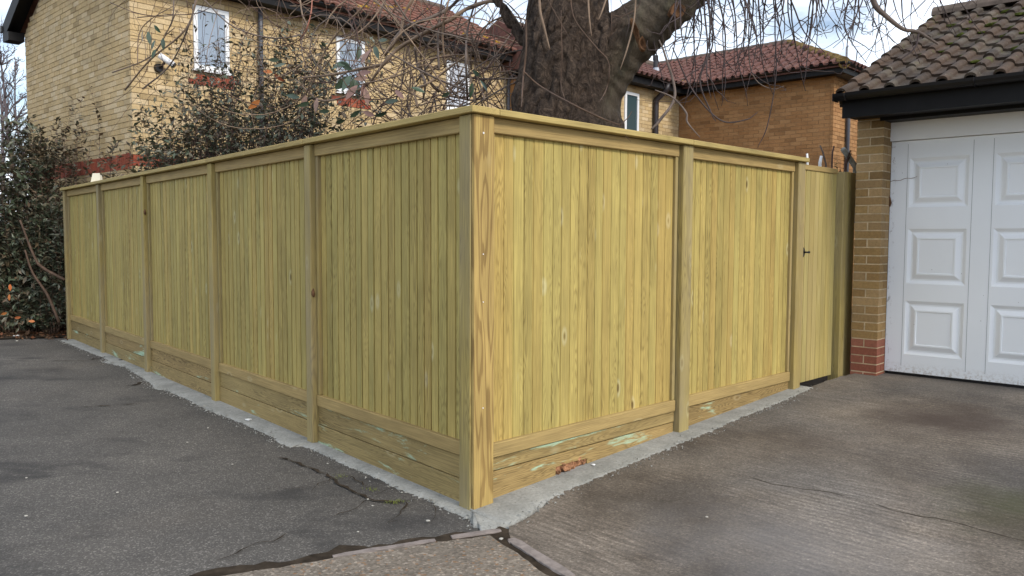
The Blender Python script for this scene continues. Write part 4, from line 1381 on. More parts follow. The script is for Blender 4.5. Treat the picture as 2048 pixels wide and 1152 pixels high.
# main part roof, ridge along x, at the same height
zm = ze - 0.003
m = MB()
ym = hx + ov
m.v = [(-4.0, -ov + 0.0, zm), (0.5, -ov, zm), (0.5, ym - ov, zr2 - .02), (-4.0, ym - ov, zr2 - .02), (0.5, 2 * ym - ov, zm), (-4.0, 2 * ym - ov, zm)]
m.f = [(0, 1, 2, 3), (3, 2, 4, 5), (0, 3, 5)]
roof3 = m.build('main_roof', TILE_H, H2)
TMH = tile_mesh('wing_tile', 0.18, 0.36, TILE_H, 0.5, 0.05, 0.016, 6)
# left slope of the wing: across = -y direction (seen from outside left to right), up = +x
ux = Vector((0, -1, 0)); uyv = Vector((math.cos(pr), 0, math.sin(pr)))
ncol = 32
def keep_w(a, b):
    yy = 1.6 - a      # local y
    xx = -ov + b * math.cos(pr)
    return xx < hx - 0.02 and yy > -WY - ov + (xx + ov) - 0.02 and (yy < (xx + 0.15) + 0.02)
tile_slope(roof2, None, TMH, 0.18, 0.29, ncol, 9, Vector((-ov - 0.07, 1.6, ze - 0.02)), ux, uyv, keep=keep_w, limit=300)
# front hip slope
ux = Vector((1, 0, 0)); uyv2 = Vector((0, math.cos(pr), math.sin(pr)))
def keep_h(a, b):
    xx = -ov + a; d = b * math.cos(pr)
    return d - 0.02 < xx + ov and d < WX + ov - xx and xx < 2.6
tile_slope(roof2, None, TMH, 0.18, 0.29, 16, 9, Vector((-ov, -WY - ov - 0.07, ze - 0.02)), ux, uyv2, keep=keep_h, limit=90)
# main slope tiles, small stretch beside the valley
def keep_m(a, b):
    xx = -3.9 + a; d = b * math.cos(pr)
    return d < hx + ov - 0.1 and xx < d - ov - 0.02 + 0.05
tile_slope(roof3, None, TMH, 0.18, 0.29, 22, 8, Vector((-3.9, -ov - 0.07, zm - 0.02)), Vector((1, 0, 0)), uyv2, keep=keep_m, limit=180)
# ridge and hip tiles
def capline(p0, p1, name, mat, r0=0.11, n=None):
    p0, p1 = Vector(p0), Vector(p1)
    L = (p1 - p0).length; n = n or max(1, int(L / 0.42))
    for k in range(n):
        a = p0.lerp(p1, k / n); b = p0.lerp(p1, (k + 0.985) / n)
        mm = MB(); mm.tube([a, b], [r0, r0 * 0.93], 10)
        mm.build(name, mat, roof2, smooth=False)
capline((hx, 4.9, zr2 - 0.02), (hx, rid0[1], zr2 - 0.02), 'ridge_tile', RIDGE)
capline((-ov + 0.02, -WY - ov + 0.02, ze + 0.0), (rid0[0], rid0[1], rid0[2] - 0.02), 'hip_tile', flat('hip_lichen', (0.20, 0.135, 0.05), 0.95, 0.1, 0.7, 8))
capline((WX + ov, -WY - ov, ze), (rid0[0], rid0[1], rid0[2] - 0.02), 'hip_tile', RIDGE)
capline((-3.9, ym - ov, zr2 - 0.04), (hx - 0.2, ym - ov, zr2 - 0.04), 'ridge_tile', RIDGE)
# valley
mm = MB(); mm.tube([(-ov + 0.02, -ov + 0.02, ze + 0.0), (hx, ym - ov, zr2 - 0.01)], 0.05, 6); mm.build('valley', flat('valley_mortar', (0.13, 0.11, 0.09), 0.9, 0.1, 0.4, 9), roof2)
for k in range(14):
    bm = bmesh.new(); rr = random.uniform(0.03, 0.07); bmesh.ops.create_icosphere(bm, subdivisions=1, radius=rr)
    me = bpy.data.meshes.new('moss_cushion'); bm.to_mesh(me); bm.free(); me.materials.append(MOSS if k % 3 else LICH)
    o = link('moss_cushion', me, roof2)
    if k < 6: t = random.uniform(0, 0.2); o.location = (-ov + t, -ov + t, ze + 0.05 + t * tr)
    else: t = random.uniform(0, 1.7); o.location = (-ov + t + .03, -WY - ov + t, ze + 0.07 + t * tr)
    o.scale = (1, 1, .6)
# soil vent by the valley, and a cowl at the hip corner
mm = MB(); mm.tube([(-0.42, 0.35, ze + 0.2), (-0.42, 0.35, ze + 0.62)], 0.05, 10); mm.tube([(-0.42, 0.35, ze + 0.62), (-0.42, 0.35, ze + 0.72)], [0.06, 0.06], 10)
mm.build('vent_pipe', flat('vent_black', (0.03, 0.03, 0.035), 0.5), roof3)
mm = MB(); mm.tube([(-0.42, 0.33, ze + 0.30), (-0.42, 0.34, ze + 0.45)], [0.085, 0.065], 10); mm.build('lead_collar', LEAD, roof3)
mm = MB(); mm.tube([(0.05, -WY - 0.2, ze + 0.1), (0.05, -WY - 0.2, ze + 0.36)], 0.022, 6); mm.tube([(0.02, -WY - 0.22, ze + 0.36), (0.12, -WY - 0.2, ze + 0.40)], 0.02, 6); mm.build('aerial_stub', LEAD, roof2)
# lower roof with lead flashing between the houses
LR = empty('low_roof', H1.matrix_world @ Matrix.Translation((8.2, 1.2, 0)))
tag(LR, 'small red tiled roof with pale lead flashing between house and tree trunk', 'roof')
m = MB(); m.hexa([(-0.9, -0.4, 5.0), (3.5, -0.4, 5.0), (3.5, 1.6, 6.35), (-0.9, 1.6, 6.35), (-0.9, -0.4, 5.1), (3.5, -0.4, 5.1), (3.5, 1.6, 6.45), (-0.9, 1.6, 6.45)])
m.build('tiles', TILE_F, LR)
m = MB(); m.hexa([(-1.08, -0.4, 5.12), (-0.88, -0.4, 5.12), (-0.88, 1.6, 6.47), (-1.08, 1.6, 6.47), (-1.08, -0.4, 5.18), (-0.88, -0.4, 5.18), (-0.88, 1.6, 6.53), (-1.08, 1.6, 6.53)])
m.build('flashing', LEAD, LR)
m = MB(); m.box(-0.85, 3.5, -0.2, 1.6, 0, 4.99); m.build('wall', BROWN, LR)

# ------------------------------------------------------------------ big tree
def catmull(pts, n=8):
    pts = [Vector(p) for p in pts]; out = []
    P = [pts[0] * 2 - pts[1]] + pts + [pts[-1] * 2 - pts[-2]]
    for i in range(1, len(P) - 2):
        for k in range(n):
            t = k / n
            a, b, c, d = P[i - 1], P[i], P[i + 1], P[i + 2]
            out.append(0.5 * ((2 * b) + (c - a) * t + (2 * a - 5 * b + 4 * c - d) * t * t + (3 * b - a - 3 * c + d) * t ** 3))
    out.append(pts[-1])
    return out
def lerp_list(v, n):
    out = []
    for i in range(len(v) - 1):
        for k in range(n): out.append(v[i] + (v[i + 1] - v[i]) * k / n)
    out.append(v[-1]); return out

TY = 6.0
base = at(1138, 560, TY); base.z = -0.1
TR = empty('pollard_tree', Matrix.Translation((base.x, base.y, 0)))
tag(TR, 'old tree with thick forked trunk and hanging bare twigs behind the fence corner', 'tree')
def loc_(p): return Vector(p) - Vector((base.x, base.y, 0))
tm = MB()
trunk = [base, at(1138, 330, TY), at(1137, 235, TY), at(1136, 120, TY), at(1137, 0, TY + .02), at(1133, -140, TY + .05), at(1125, -320, TY + .1)]
tm.tube(catmull([loc_(p) for p in trunk], 8), lerp_list([.47, .40, .38, .335, .285, .27, .25], 8), 20)
limb = [at(1150, 250, TY - .02), at(1182, 165, TY - .06), at(1228, 100, TY - .12), at(1292, 48, TY - .18), at(1352, -6, TY - .25), at(1450, -105, TY - .35), at(1540, -230, TY - .4)]
tm.tube(catmull([loc_(p) for p in limb], 8), lerp_list([.28, .262, .235, .195, .165, .155, .14], 8), 18)
lb = [at(1090, 150, TY), at(1052, 88, TY + .1), at(1015, 35, TY + .2), at(985, -30, TY + .3), at(960, -140, TY + .3)]
tm.tube(catmull([loc_(p) for p in lb], 6), lerp_list([.06, .045, .036, .032, .03], 6), 10)
# root flare / buttress swelling at the left foot
tm.tube([loc_(at(1075, 260, TY - .1)), loc_(at(1068, 200, TY - .08)), loc_(at(1085, 120, TY)), loc_(at(1100, 40, TY))], [.17, .16, .14, .1], 12)
me0 = tm.mesh('trunk_raw', None)
tmp = bpy.data.objects.new('trunk_tmp', me0); col.objects.link(tmp)
rm = tmp.modifiers.new('r', 'REMESH'); rm.mode = 'VOXEL'; rm.voxel_size = 0.012
sm = tmp.modifiers.new('s', 'SMOOTH'); sm.iterations = 4; sm.factor = 0.5
dg = bpy.context.evaluated_depsgraph_get()
me = bpy.data.meshes.new_from_object(tmp.evaluated_get(dg))
bpy.data.objects.remove(tmp)
me.name = 'trunk'
nv = len(me.vertices)
co = np.empty(nv * 3); me.vertices.foreach_get('co', co); co = co.reshape(-1, 3)
no = np.empty(nv * 3); me.vertices.foreach_get('normal', no); no = no.reshape(-1, 3)
ra = np.zeros(nv)
limb_l = [loc_(p) for p in limb]
for i in range(nv):
    p = Vector(co[i])
    # rough, plated bark on the main stem; smoother on the right limb
    z = p.z; side = p.x - 0.10 - max(0, z - 2.4) * 0.35
    k = 1.0 - min(1.0, max(0.0, (side + 0.02 + 0.1 * mnoise.noise(p * 3)) / 0.16))
    if z < 2.35: k = max(k, min(1.0, (2.38 - z) / 0.1) * 0.55)
    ra[i] = k
    q = Vector((p.x * 1.0, p.y * 1.0, p.z * 0.5))
    d = mnoise.fractal(q * 9.0, 1.0, 2.0, 5) * 0.014 + mnoise.noise(q * 2.5) * 0.018
    rd = abs(mnoise.noise(Vector((q.x * 15, q.y * 15, q.z * 9)) + Vector((3, 1, 7)) + 0.8 * mnoise.noise_vector(q * 6)))
    d += k * (min(rd, 0.18) * 0.12 - 0.012)
    # scale wrinkles on the smooth limb
    d += (1 - k) * 0.005 * math.sin((p.x * 0.7 + p.z) * 60 + 6 * mnoise.noise(p * 5))
    co[i] += no[i] * d
me.vertices.foreach_set('co', co.reshape(-1))
att = me.attributes.new('rough_bark', 'FLOAT', 'POINT')
att.data.foreach_set('value', ra)
me.materials.clear(); me.materials.append(BARK)
me.polygons.foreach_set('use_smooth', [True] * len(me.polygons)); me.update()
trunk_o = link('trunk', me, TR)
# torn pruning scars on the limb
def scar(px, py, Y, rx, rz, rot):
    mm = MB(); n = 14
    o = loc_(at(px, py, Y))
    ring, inn = [], []
    for k in range(n):
        a = 2 * math.pi * k / n
        j = 1 + random.uniform(-.2, .2)
        x, z = rx * j * math.cos(a), rz * j * math.sin(a)
        c_, s_ = math.cos(rot), math.sin(rot)
        ring.append(o + Vector((x * c_ - z * s_, 0.05, x * s_ + z * c_)))
        inn.append(o + Vector((x * c_ - z * s_, -0.012 + random.uniform(-.006, .006), x * s_ + z * c_)) * 1.0)
    cen = o + Vector((0, 0.03, 0))
    in2 = [o + (p - o) * 0.6 + Vector((0, 0.018, 0)) for p in inn]
    mm.v = [tuple(p) for p in ring + inn + in2] + [tuple(cen)]
    for k in range(n):
        k2 = (k + 1) % n
        mm.f += [(k, k2, n + k2, n + k), (n + k, n + k2, 2 * n + k2, 2 * n + k), (2 * n + k, 2 * n + k2, 3 * n)]
    return mm.build('pruning_scar', SCAR, TR, smooth=True)
scar(1355, 20, TY - .46, .055, .045, .3)
scar(1285, 88, TY - .44, .022, .05, .2)
scar(1272, 62, TY - .42, .015, .08, .35)

def wander(p0, p1, arc, n=12, wob=0.03, seed=None):
    """curved path from p0 to p1 bowed by vector arc, with small wobble"""
    rnd = random
    p0, p1, arc = Vector(p0), Vector(p1), Vector(arc)
    out = []
    ph = [rnd.uniform(0, 6.28) for _ in range(6)]
    for i in range(n + 1):
        t = i / n
        p = p0.lerp(p1, t) + arc * (4 * t * (1 - t))
        env = min(1, 3 * t) 
        p += Vector((math.sin(5 * t + ph[0]) + .5 * math.sin(11 * t + ph[1]), math.sin(4 * t + ph[2]), math.sin(5.5 * t + ph[3]) + .5 * math.sin(12 * t + ph[4]))) * wob * env
        out.append(p)
    return out

# hanging twigs above the drive (fine, uncountable), and named larger boughs
def twig_set(n, xr, depth, ylo, yhi, r0, mm, drift=40):
    for _ in range(n):
        x = random.uniform(*xr); Y = random.uniform(*depth)
        y1 = random.uniform(ylo, yhi)
        p0 = at(x, random.uniform(-160, -30), Y); 
        p1 = at(x + random.gauss(0, drift), y1, Y + random.uniform(-.3, .3))
        L = (p1 - p0).length
        path = wander(p0, p1, Vector((random.gauss(0, .09), random.gauss(0, .06), 0)) * L, 12, 0.02 * L)
        mm.tube(path, lerp_list([r0, r0 * .8, r0 * .35], 6)[:13], 4)
        for _k in range(random.randint(1, 4)):
            i = random.randint(3, 10); q = path[i]
            l = random.uniform(.08, .35) * L
            d = Vector((random.choice((-1, 1)) * random.uniform(.3, 1.1), random.uniform(-.3, .3), random.uniform(-1, .1))).normalized()
            e = q + d * l
            mm.tube(wander(q, e, Vector((random.gauss(0, .2), 0, -.22)) * l, 7, .015), lerp_list([r0 * .6, r0 * .25], 7), 3)
tw = MB()
twig_set(16, (1335, 1410), (5.2, 6.4), 60, 215, .0072, tw, 30)
twig_set(14, (1400, 1480), (5.2, 7.0), 50, 220, .0066, tw, 40)
twig_set(22, (1480, 1640), (5.2, 7.4), 40, 190, .0066, tw, 45)
twig_set(17, (1640, 1760), (5.0, 6.6), 20, 150, .0062, tw, 45)
twig_set(12, (1760, 1900), (4.9, 5.6), 10, 130, .0050, tw, 60)
o = MB(); o.v = [tuple(loc_(p)) for p in tw.v]; o.f = tw.f
tag(o.build('hanging_twigs', TWIG, TR, smooth=True), kind='stuff')
def bough(name, pts, rads, mat, n=8, sides=8):
    mm = MB(); path = catmull([loc_(p) for p in pts], n)
    rr = lerp_list(rads, n)
    mm.tube(path, rr, sides)
    return mm.build(name, mat, TR, smooth=True)
Yb = 5.3
for pts, rr_ in (([(1430, -110), (1560, -175), (1700, -190), (1850, -165), (1980, -130)], [.10, .085, .07, .05, .03]), ([(1560, -178), (1640, -150), (1720, -95), (1742, -40)], [.05, .04, .03, .022]), ([(1450, -105), (1420, -150), (1400, -120), (1385, -60)], [.05, .04, .03, .015])):
    bough('branch', [at(x, y, 5.75 if i_ < 2 else 5.5) for i_, (x, y) in enumerate(pts)], rr_, BARK)
bough('branch', [at(1735, -60, Yb), at(1748, 5, Yb), at(1772, 32, Yb), at(1806, 58, Yb), at(1836, 64, Yb), at(1876, 88, Yb)], [.02, .019, .016, .013, .011, .007], STEMG)
bough('branch', [at(1838, 64, Yb), at(1830, 95, Yb), at(1800, 120, Yb)], [.007, .006, .004], TWIG)
bough('branch', [at(1318, 80, 5.3), at(1330, 110, 5.3), at(1350, 190, 5.3), at(1320, 240, 5.3), at(1303, 258, 5.3)], [.005, .007, .009, .010, .005], STEMG)
bough('branch', [at(1310, 180, 5.2), at(1345, 195, 5.2), at(1372, 225, 5.2), at(1375, 245, 5.2), at(1400, 275, 5.2)], [.003, .006, .007, .006, .002], STEMG)
bough('branch', [at(1345, 95, 5.5), at(1385, 180, 5.5), at(1440, 240, 5.5), at(1490, 240, 5.5), at(1515, 225, 5.5)], [.004, .005, .005, .004, .002], TWIG)
bough('branch', [at(1420, 20, 5.5), at(1425, 90, 5.5), at(1400, 160, 5.5), at(1422, 225, 5.5), at(1432, 243, 5.5)], [.004, .005, .006, .005, .002], TWIG)
bough('branch', [at(1552, -40, 6.0), at(1550, 60, 6.0), at(1552, 150, 6.0), at(1535, 250, 6.0), at(1515, 295, 6.0)], [.006, .005, .004, .004, .002], TWIG)
bough('branch', [at(1500, -40, 6.2), at(1498, 110, 6.2), at(1512, 160, 6.2), at(1545, 178, 6.2), at(1568, 172, 6.2)], [.005, .005, .004, .003, .002], STEMG)
# sprouts in front of the trunk
fr_ = TY - .62
for pts, r_, mt in [
    ([(1078, -30), (1080, 20), (1088, 55), (1100, 100)], .013, STEMT), ([(1052, 40), (1052, 100), (1046, 160), (1043, 214)], .010, STEMG),
    ([(1272, -20), (1268, 40), (1255, 95), (1240, 140)], .008, STEMT), ([(1176, -20), (1178, 30), (1183, 72)], .009, STEMT), ([(1215, -10), (1205, 20), (1197, 40)], .008, STEMT),
    ([(1090, -10), (1115, 35), (1142, 82)], .005, STEMG), ([(1140, -10), (1150, 40), (1190, 92), (1215, 120), (1218, 150), (1212, 180), (1198, 205)], .006, STEMG),
    ([(1046, 142), (1080, 172), (1140, 206), (1200, 235), (1240, 250)], .007, STEM), ([(1222, 0), (1223, 40), (1224, 72)], .003, STEMG), ([(1240, 0), (1258, 40), (1250, 80)], .003, TWIG),
    ([(1122, 20), (1124, 120), (1122, 170), (1134, 210)], .004, STEM), ([(1240, 250), (1256, 235), (1264, 222)], .004, STEM), ([(1237, 248), (1250, 270), (1262, 283)], .003, STEM),
    ([(1225, 30), (1245, 32), (1275, 15), (1285, -10)], .004, STEMG)]:
    bough('sprout', [at(x, y, fr_ if y < 190 else 5.0) for x, y in pts], [r_ * .75] * (len(pts) - 1) + [r_ * .3], STEM if mt is STEMG else mt, 6, 6)

# ------------------------------------------------------------------ climber: tangle of bare stems left of the trunk
CL = empty('climbing_shrub', Matrix.Translation(Vector((-1.3, 7.0, 0))))
tag(CL, 'tangle of looping bare brown climber stems over the fence left of the trunk', 'climber')
def loc2(p): return Vector(p) - Vector((-1.3, 7.0, 0))
def yb(px):   # safe depth behind the left fence
    return float(np.interp(px, [0, 100, 200, 280, 400, 550, 700, 850, 1000], [11.8, 11.7, 10.6, 9.9, 9.2, 8.0, 7.2, 6.6, 6.3]))
big = [
    ([(1050, 70), (1000, 5), (940, 15), (900, 40), (860, 60), (800, 95), (770, 125), (740, 165)], .016, STEMT),
    ([(740, 165), (700, 190), (640, 200), (590, 158)], .010, STEMT),
    ([(770, 128), (720, 138), (660, 150), (595, 156)], .012, STEMT),
    ([(835, 215), (830, 180), (850, 170), (880, 150), (930, 112)], .010, STEMT),
    ([(830, 95), (835, 130), (850, 165), (845, 205)], .011, STEMG),
    ([(890, 135), (885, 60), (895, 10), (905, -30)], .008, STEMT),
    ([(878, 140), (876, 80), (880, 30), (886, -20)], .009, STEMG),
    ([(935, 200), (932, 120), (935, 60), (955, -10)], .009, STEMG),
    ([(950, 205), (940, 150), (935, 110), (930, 60)], .008, STEMT),
    ([(970, 200), (960, 170), (948, 130)], .007, STEMT),
    ([(780, 90), (810, 55), (850, 40), (900, 15), (930, -20)], .014, STEMG),
    ([(770, 110), (800, 70), (808, 30), (830, -10), (845, -40)], .012, STEMT),
    ([(600, 230), (615, 180), (640, 120), (680, 60), (730, 10), (760, -30)], .007, STEMT),
    ([(603, 250), (625, 165), (660, 120), (700, 75), (765, -5)], .006, STEMT),
    ([(950, 210), (1000, 180), (1050, 155)], .006, STEMG), ([(960, 190), (1000, 130), (1025, 90), (1050, 40)], .005, STEM),
    ([(690, 175), (740, 165), (800, 150), (850, 130), (880, 140), (892, 130)], .006, STEMT),
    ([(600, 0), (605, 30), (615, 55), (600, 75)], .008, STEMT), ([(625, -20), (622, 25), (612, 60), (598, 82)], .006, flat('stem_pink', (0.38, 0.15, 0.10), .6)),
    ([(250, 180), (300, 120), (370, 60), (400, -20)], .010, STEMT), ([(225, 145), (290, 120), (320, 90), (355, 20)], .008, STEMT),
    ([(285, 178), (340, 130), (378, 50), (395, -20)], .008, STEMG), ([(275, 35), (330, 30), (400, 25), (450, -10)], .005, STEMR),
    ([(348, -20), (345, 40), (330, 70), (350, 55)], .007, STEMG), ([(275, 130), (278, 70), (300, 40), (350, 10)], .006, STEMT),
    ([(220, 5), (270, 25), (320, 33), (350, 30)], .004, STEMR)]
for pts, r_, mt in big:
    P = [at(x, y, yb(x) - (.5 if x < 420 else 0.0) + random.uniform(-.15, .15)) for x, y in pts]
    path = catmull([loc2(p) for p in P], 6)
    rr = lerp_list([r_] * (len(pts) - 1) + [r_ * .55], 6)
    mm = MB(); mm.tube(path, [x * (1 + .12 * math.sin(i * 1.3)) for i, x in enumerate(rr)], 7)
    mm.build('stem', mt, CL, smooth=True)
fine = {STEM: MB(), STEMR: MB(), STEMT: MB(), STEMG: MB()}
def loops(n, xr, yr_, rmin, rmax, L0, L1, mats):
    for _ in range(n):
        x, y = random.uniform(*xr), random.uniform(*yr_)
        Y = yb(x) + random.uniform(-.1, 1.2)
        p = at(x, y, Y); a = random.uniform(0, 6.28); L = random.uniform(L0, L1)
        kx = random.gauss(0, 2.6); pts = []
        dy = random.uniform(-.4, .4)
        n_ = 12
        for i in range(n_ + 1):
            pts.append(loc2(p))
            a += (kx + random.gauss(0, .7)) * L / n_
            p = p + Vector((math.cos(a), dy, math.sin(a))) * (L / n_)
            if p.z < 1.9: p.z = 1.9 + random.uniform(0, .05)
        r_ = random.uniform(rmin, rmax)
        fine[random.choice(mats)].tube(pts, lerp_list([r_, r_ * .9, r_ * .4], 6)[:n_ + 1], 4)
loops(130, (560, 1030), (0, 220), .0025, .0055, .5, 1.6, [STEM, STEMR, STEMT, STEM])
loops(90, (720, 1000), (60, 230), .002, .004, .4, 1.1, [STEM, STEMR, STEMT])
loops(60, (260, 620), (-20, 200), .002, .004, .5, 1.5, [STEMR, STEM, STEMT])
loops(46, (800, 970), (60, 225), .005, .0095, .5, 1.2, [STEMG, STEMT, STEMT])
loops(14, (560, 800), (0, 160), .005, .008, .7, 1.6, [STEMG, STEMT])
for mt, mm in fine.items():
    tag(mm.build('fine_stems', mt, CL, smooth=True), kind='stuff')

# large individual leaves on the climber
def leaf_me(name, mat, w=0.36):
    """leaf of length 1 along x, pointed, folded on the midrib"""
    m = MB()
    xs_ = [0, .12, .32, .55, .78, 1.0]; ws = [0.0, .5, .95, 1.0, .6, 0.0]
    for x, k in zip(xs_, ws):
        dz = -0.14 * (x - .3) ** 2
        m.v += [(x, -w / 2 * k, dz + .10 * k * w), (x, 0, dz), (x, w / 2 * k, dz + .10 * k * w)]
    for i in range(5):
        a = i * 3
        m.f += [(a, a + 1, a + 4, a + 3), (a + 1, a + 2, a + 5, a + 4)]
    return m.mesh(name, mat, True)
LG, LP_, LO = leaf_me('leaf', LEAF_G, .34), leaf_me('leaf', LEAF_P, .36), leaf_me('leaf', LEAF_O, .4)
def put_leaf(me, px, py, Y, L, ang, parent, locf, roll=0.0, yaw=0.0):
    o = link('leaf', me, parent)
    p = locf(at(px, py, Y))
    o.location = p
    # local x axis in the image plane at angle ang (degrees from right, anticlockwise)
    o.rotation_mode = 'QUATERNION'
    q = Matrix.Rotation(R(yaw), 4, 'Z') @ Matrix.Rotation(-R(ang), 4, 'Y') @ Matrix.Rotation(R(90 + roll), 4, 'X')
    o.rotation_quaternion = q.to_quaternion()
    o.scale = (L, L, L)
    return o
for (x, y, L, ang, me_) in [
    (705, 130, .17, 40, LP_), (722, 128, .16, 55, LP_), (712, 150, .15, 10, LP_), (736, 155, .12, 190, LP_), (728, 165, .15, 260, LP_), (730, 175, .16, 280, LP_), (715, 170, .17, 230, LP_),
    (705, 140, .16, 150, LG), (700, 130, .14, 170, LG), (702, 150, .17, 240, LG), (695, 152, .16, 225, LG), (708, 155, .17, 262, LG), (690, 128, .13, 200, LG), (715, 120, .13, 80, LG), (698, 160, .15, 215, LG), (712, 160, .16, 275, LG),
    (748, 90, .13, 290, LG), (775, 80, .10, 175, LG), (900, 225 - 40, .09, 200, LG), (945, 140, .10, 320, LG), (620, 205, .13, 200, LG), (600, 195, .14, 170, LG), (560, 120, .12, 180, LG), (570, 128, .12, 190, LG),
    (612, 190, .14, 250, LP_), (635, 195, .14, 260, LP_), (548, 148, .14, -35, LO), (545, 145, .10, 170, LO), (520, 200, .15, 220, LO), (660, 222, .12, 180, LG), (770, 205, .12, 10, LG), (775, 225, .13, 200, LG),
    (750, 232, .12, 160, LP_), (690, 240, .11, 190, LG), (790, 180, .12, -40, LP_), (510, 235, .14, 20, LG), (700, 235, .12, 30, LG), (850, 185, .12, 160, LG), (945, 165, .12, 260, LG), (960, 160, .11, -50, LG),
    (285, 60, .14, 265, LG), (296, 62, .16, 280, LG), (308, 50, .12, -50, LG), (310, 80, .12, 250, LG), (326, 75, .14, 270, LG), (312, 98, .12, 240, LG), (425, 25, .12, 270, LG)]:
    put_leaf(me_, x, y, yb(x) - .55 if x < 450 else yb(x) - .12, L, ang, CL, loc2, random.uniform(-50, 50), random.uniform(-35, 35))

# ------------------------------------------------------------------ leafy shrubs
def add_leaf(mm, p, d, L, w=0.42):
    """pointed leaf of four triangles"""
    d = Vector(d).normalized()
    s_ = d.cross(Vector((random.gauss(0, .5), random.gauss(0, .5), 1))).normalized()
    n_ = s_.cross(d)
    b = len(mm.v)
    dr = n_ * (-0.10 * L)
    mid = p + d * L * .45
    mm.v += [tuple(p), tuple(mid + s_ * L * w / 2 + n_ * L * .06), tuple(p + d * L + dr), tuple(mid - s_ * L * w / 2 + n_ * L * .06), tuple(mid)]
    mm.f += [(b, b + 4, b + 1), (b + 4, b + 2, b + 1), (b, b + 3, b + 4), (b + 3, b + 2, b + 4)]

def leafy_stem(ms, ml, path, r0, t0, n_leaf, L, droop=.4):
    n = len(path)
    ms.tube(path, [r0 * (1 - .8 * i / (n - 1)) for i in range(n)], 4)
    for k in range(n_leaf):
        t = t0 + (1 - t0) * (k + random.random()) / n_leaf
        f = t * (n - 1); i = min(int(f), n - 2)
        p = path[i].lerp(path[i + 1], f - i)
        tg = (path[i + 1] - path[i]).normalized()
        sd = tg.cross(Vector((random.gauss(0, 1), random.gauss(0, 1), random.gauss(0, 1)))).normalized()
        d = tg * .55 + sd * .8 + Vector((0, 0, -droop * random.random()))
        add_leaf(ml, p, d, L * random.uniform(.65, 1.25), random.uniform(.34, .5))

def inpoly(x, y, P):
    c = False; j = len(P) - 1
    for i in range(len(P)):
        if (P[i][1] > y) != (P[j][1] > y) and x < (P[j][0] - P[i][0]) * (y - P[i][1]) / (P[j][1] - P[i][1]) + P[i][0]: c = not c
        j = i
    return c
def sample(P):
    xs_ = [p[0] for p in P]; ys_ = [p[1] for p in P]
    while True:
        x, y = random.uniform(min(xs_), max(xs_)), random.uniform(min(ys_), max(ys_))
        if inpoly(x, y, P): return x, y

def shrub(name, label, rootpx, Yf, regs, lm, sm_, r0=.006, group=None, cat='shrub', zroot=0.0):
    bx_ = at(rootpx[0], 560, Yf(rootpx[0])); o0 = Vector((bx_.x, bx_.y, 0))
    root = empty(name, Matrix.Translation(o0)); tag(root, label, cat, group)
    ms, ml = MB(), MB()
    for (P, n, nl, L, t0, spread, arcz) in regs:
        for _ in range(n):
            x, y = sample(P)
            Y = Yf(x) + random.uniform(-spread, spread)
            tip = at(x, y, Y)
            bxp = random.uniform(*rootpx[1:]) * .7 + x * .3
            rt = at(bxp, 560, Yf(bxp) + random.uniform(-spread, spread) * .5); rt.z = zroot
            path = [p - o0 for p in wander(rt, tip, Vector((random.gauss(0, .12), random.gauss(0, .08), arcz * random.uniform(.3, 1))), 14, .025)]
            leafy_stem(ms, ml, path, r0 * random.uniform(.7, 1.3), t0, nl, L)
            # a side shoot or two
            for _k in range(random.randint(0, 2)):
                i = random.randint(8, 13); q = path[i]
                d = Vector((random.gauss(0, 1), random.gauss(0, .6), random.uniform(-.1, 1))).normalized() * random.uniform(.15, .4)
                leafy_stem(ms, ml, [q, q + d * .5 + Vector((0, 0, .02)), q + d], r0 * .45, .1, max(3, nl // 4), L)
    ms.build('stems', sm_, root, smooth=True)
    tag(ml.build('foliage', lm, root, smooth=False), kind='stuff')
    return root, o0

# evergreen at the end of the fence
YA = lambda x: float(np.interp(x, [0, 70, 100, 130], [11.8, 12.0, 12.3, 12.6]))
rootA, oA = shrub('evergreen_shrub', 'dense dark evergreen shrub standing past the far end of the long fence', (60, 10, 120), YA,
      [([(-40, 240), (60, 225), (110, 300), (128, 420), (128, 600), (115, 655), (-40, 668)], 260, 54, .10, .22, .4, .25),
       ([(-40, 430), (120, 430), (120, 650), (-40, 668)], 220, 46, .10, .12, .35, .15)], LEAF_D, STEM, .006)
for pts, r_ in [([(118, 645), (95, 590), (65, 545), (50, 500)], .02), ([(130, 560), (85, 535), (68, 512), (40, 440)], .022)]:
    mm = MB(); P = [at(x, y, 11.35) - oA for x, y in pts]
    mm.tube(catmull(P, 6), lerp_list([r_, r_, r_ * .8, r_ * .6], 6), 7); mm.build('bare_stem', STEM, rootA, smooth=True)
for (x, y, ang) in [(20, 568, 270), (19, 588, 265), (14, 625, 200), (42, 634, 190), (70, 643, 175)]:
    put_leaf(LO, x, y, 11.25, .10, ang, rootA, lambda p: Vector(p) - oA, random.uniform(-30, 30), 0)

YA2 = lambda x: 11.75
shrub('evergreen_shrub', 'low dark evergreen bush tucked behind the end post of the long fence', (105, 80, 118), YA2,
      [([(70, 400), (124, 380), (126, 560), (118, 650), (60, 655)], 110, 46, .095, .1, .25, .2)], LEAF_D, STEM, .005)
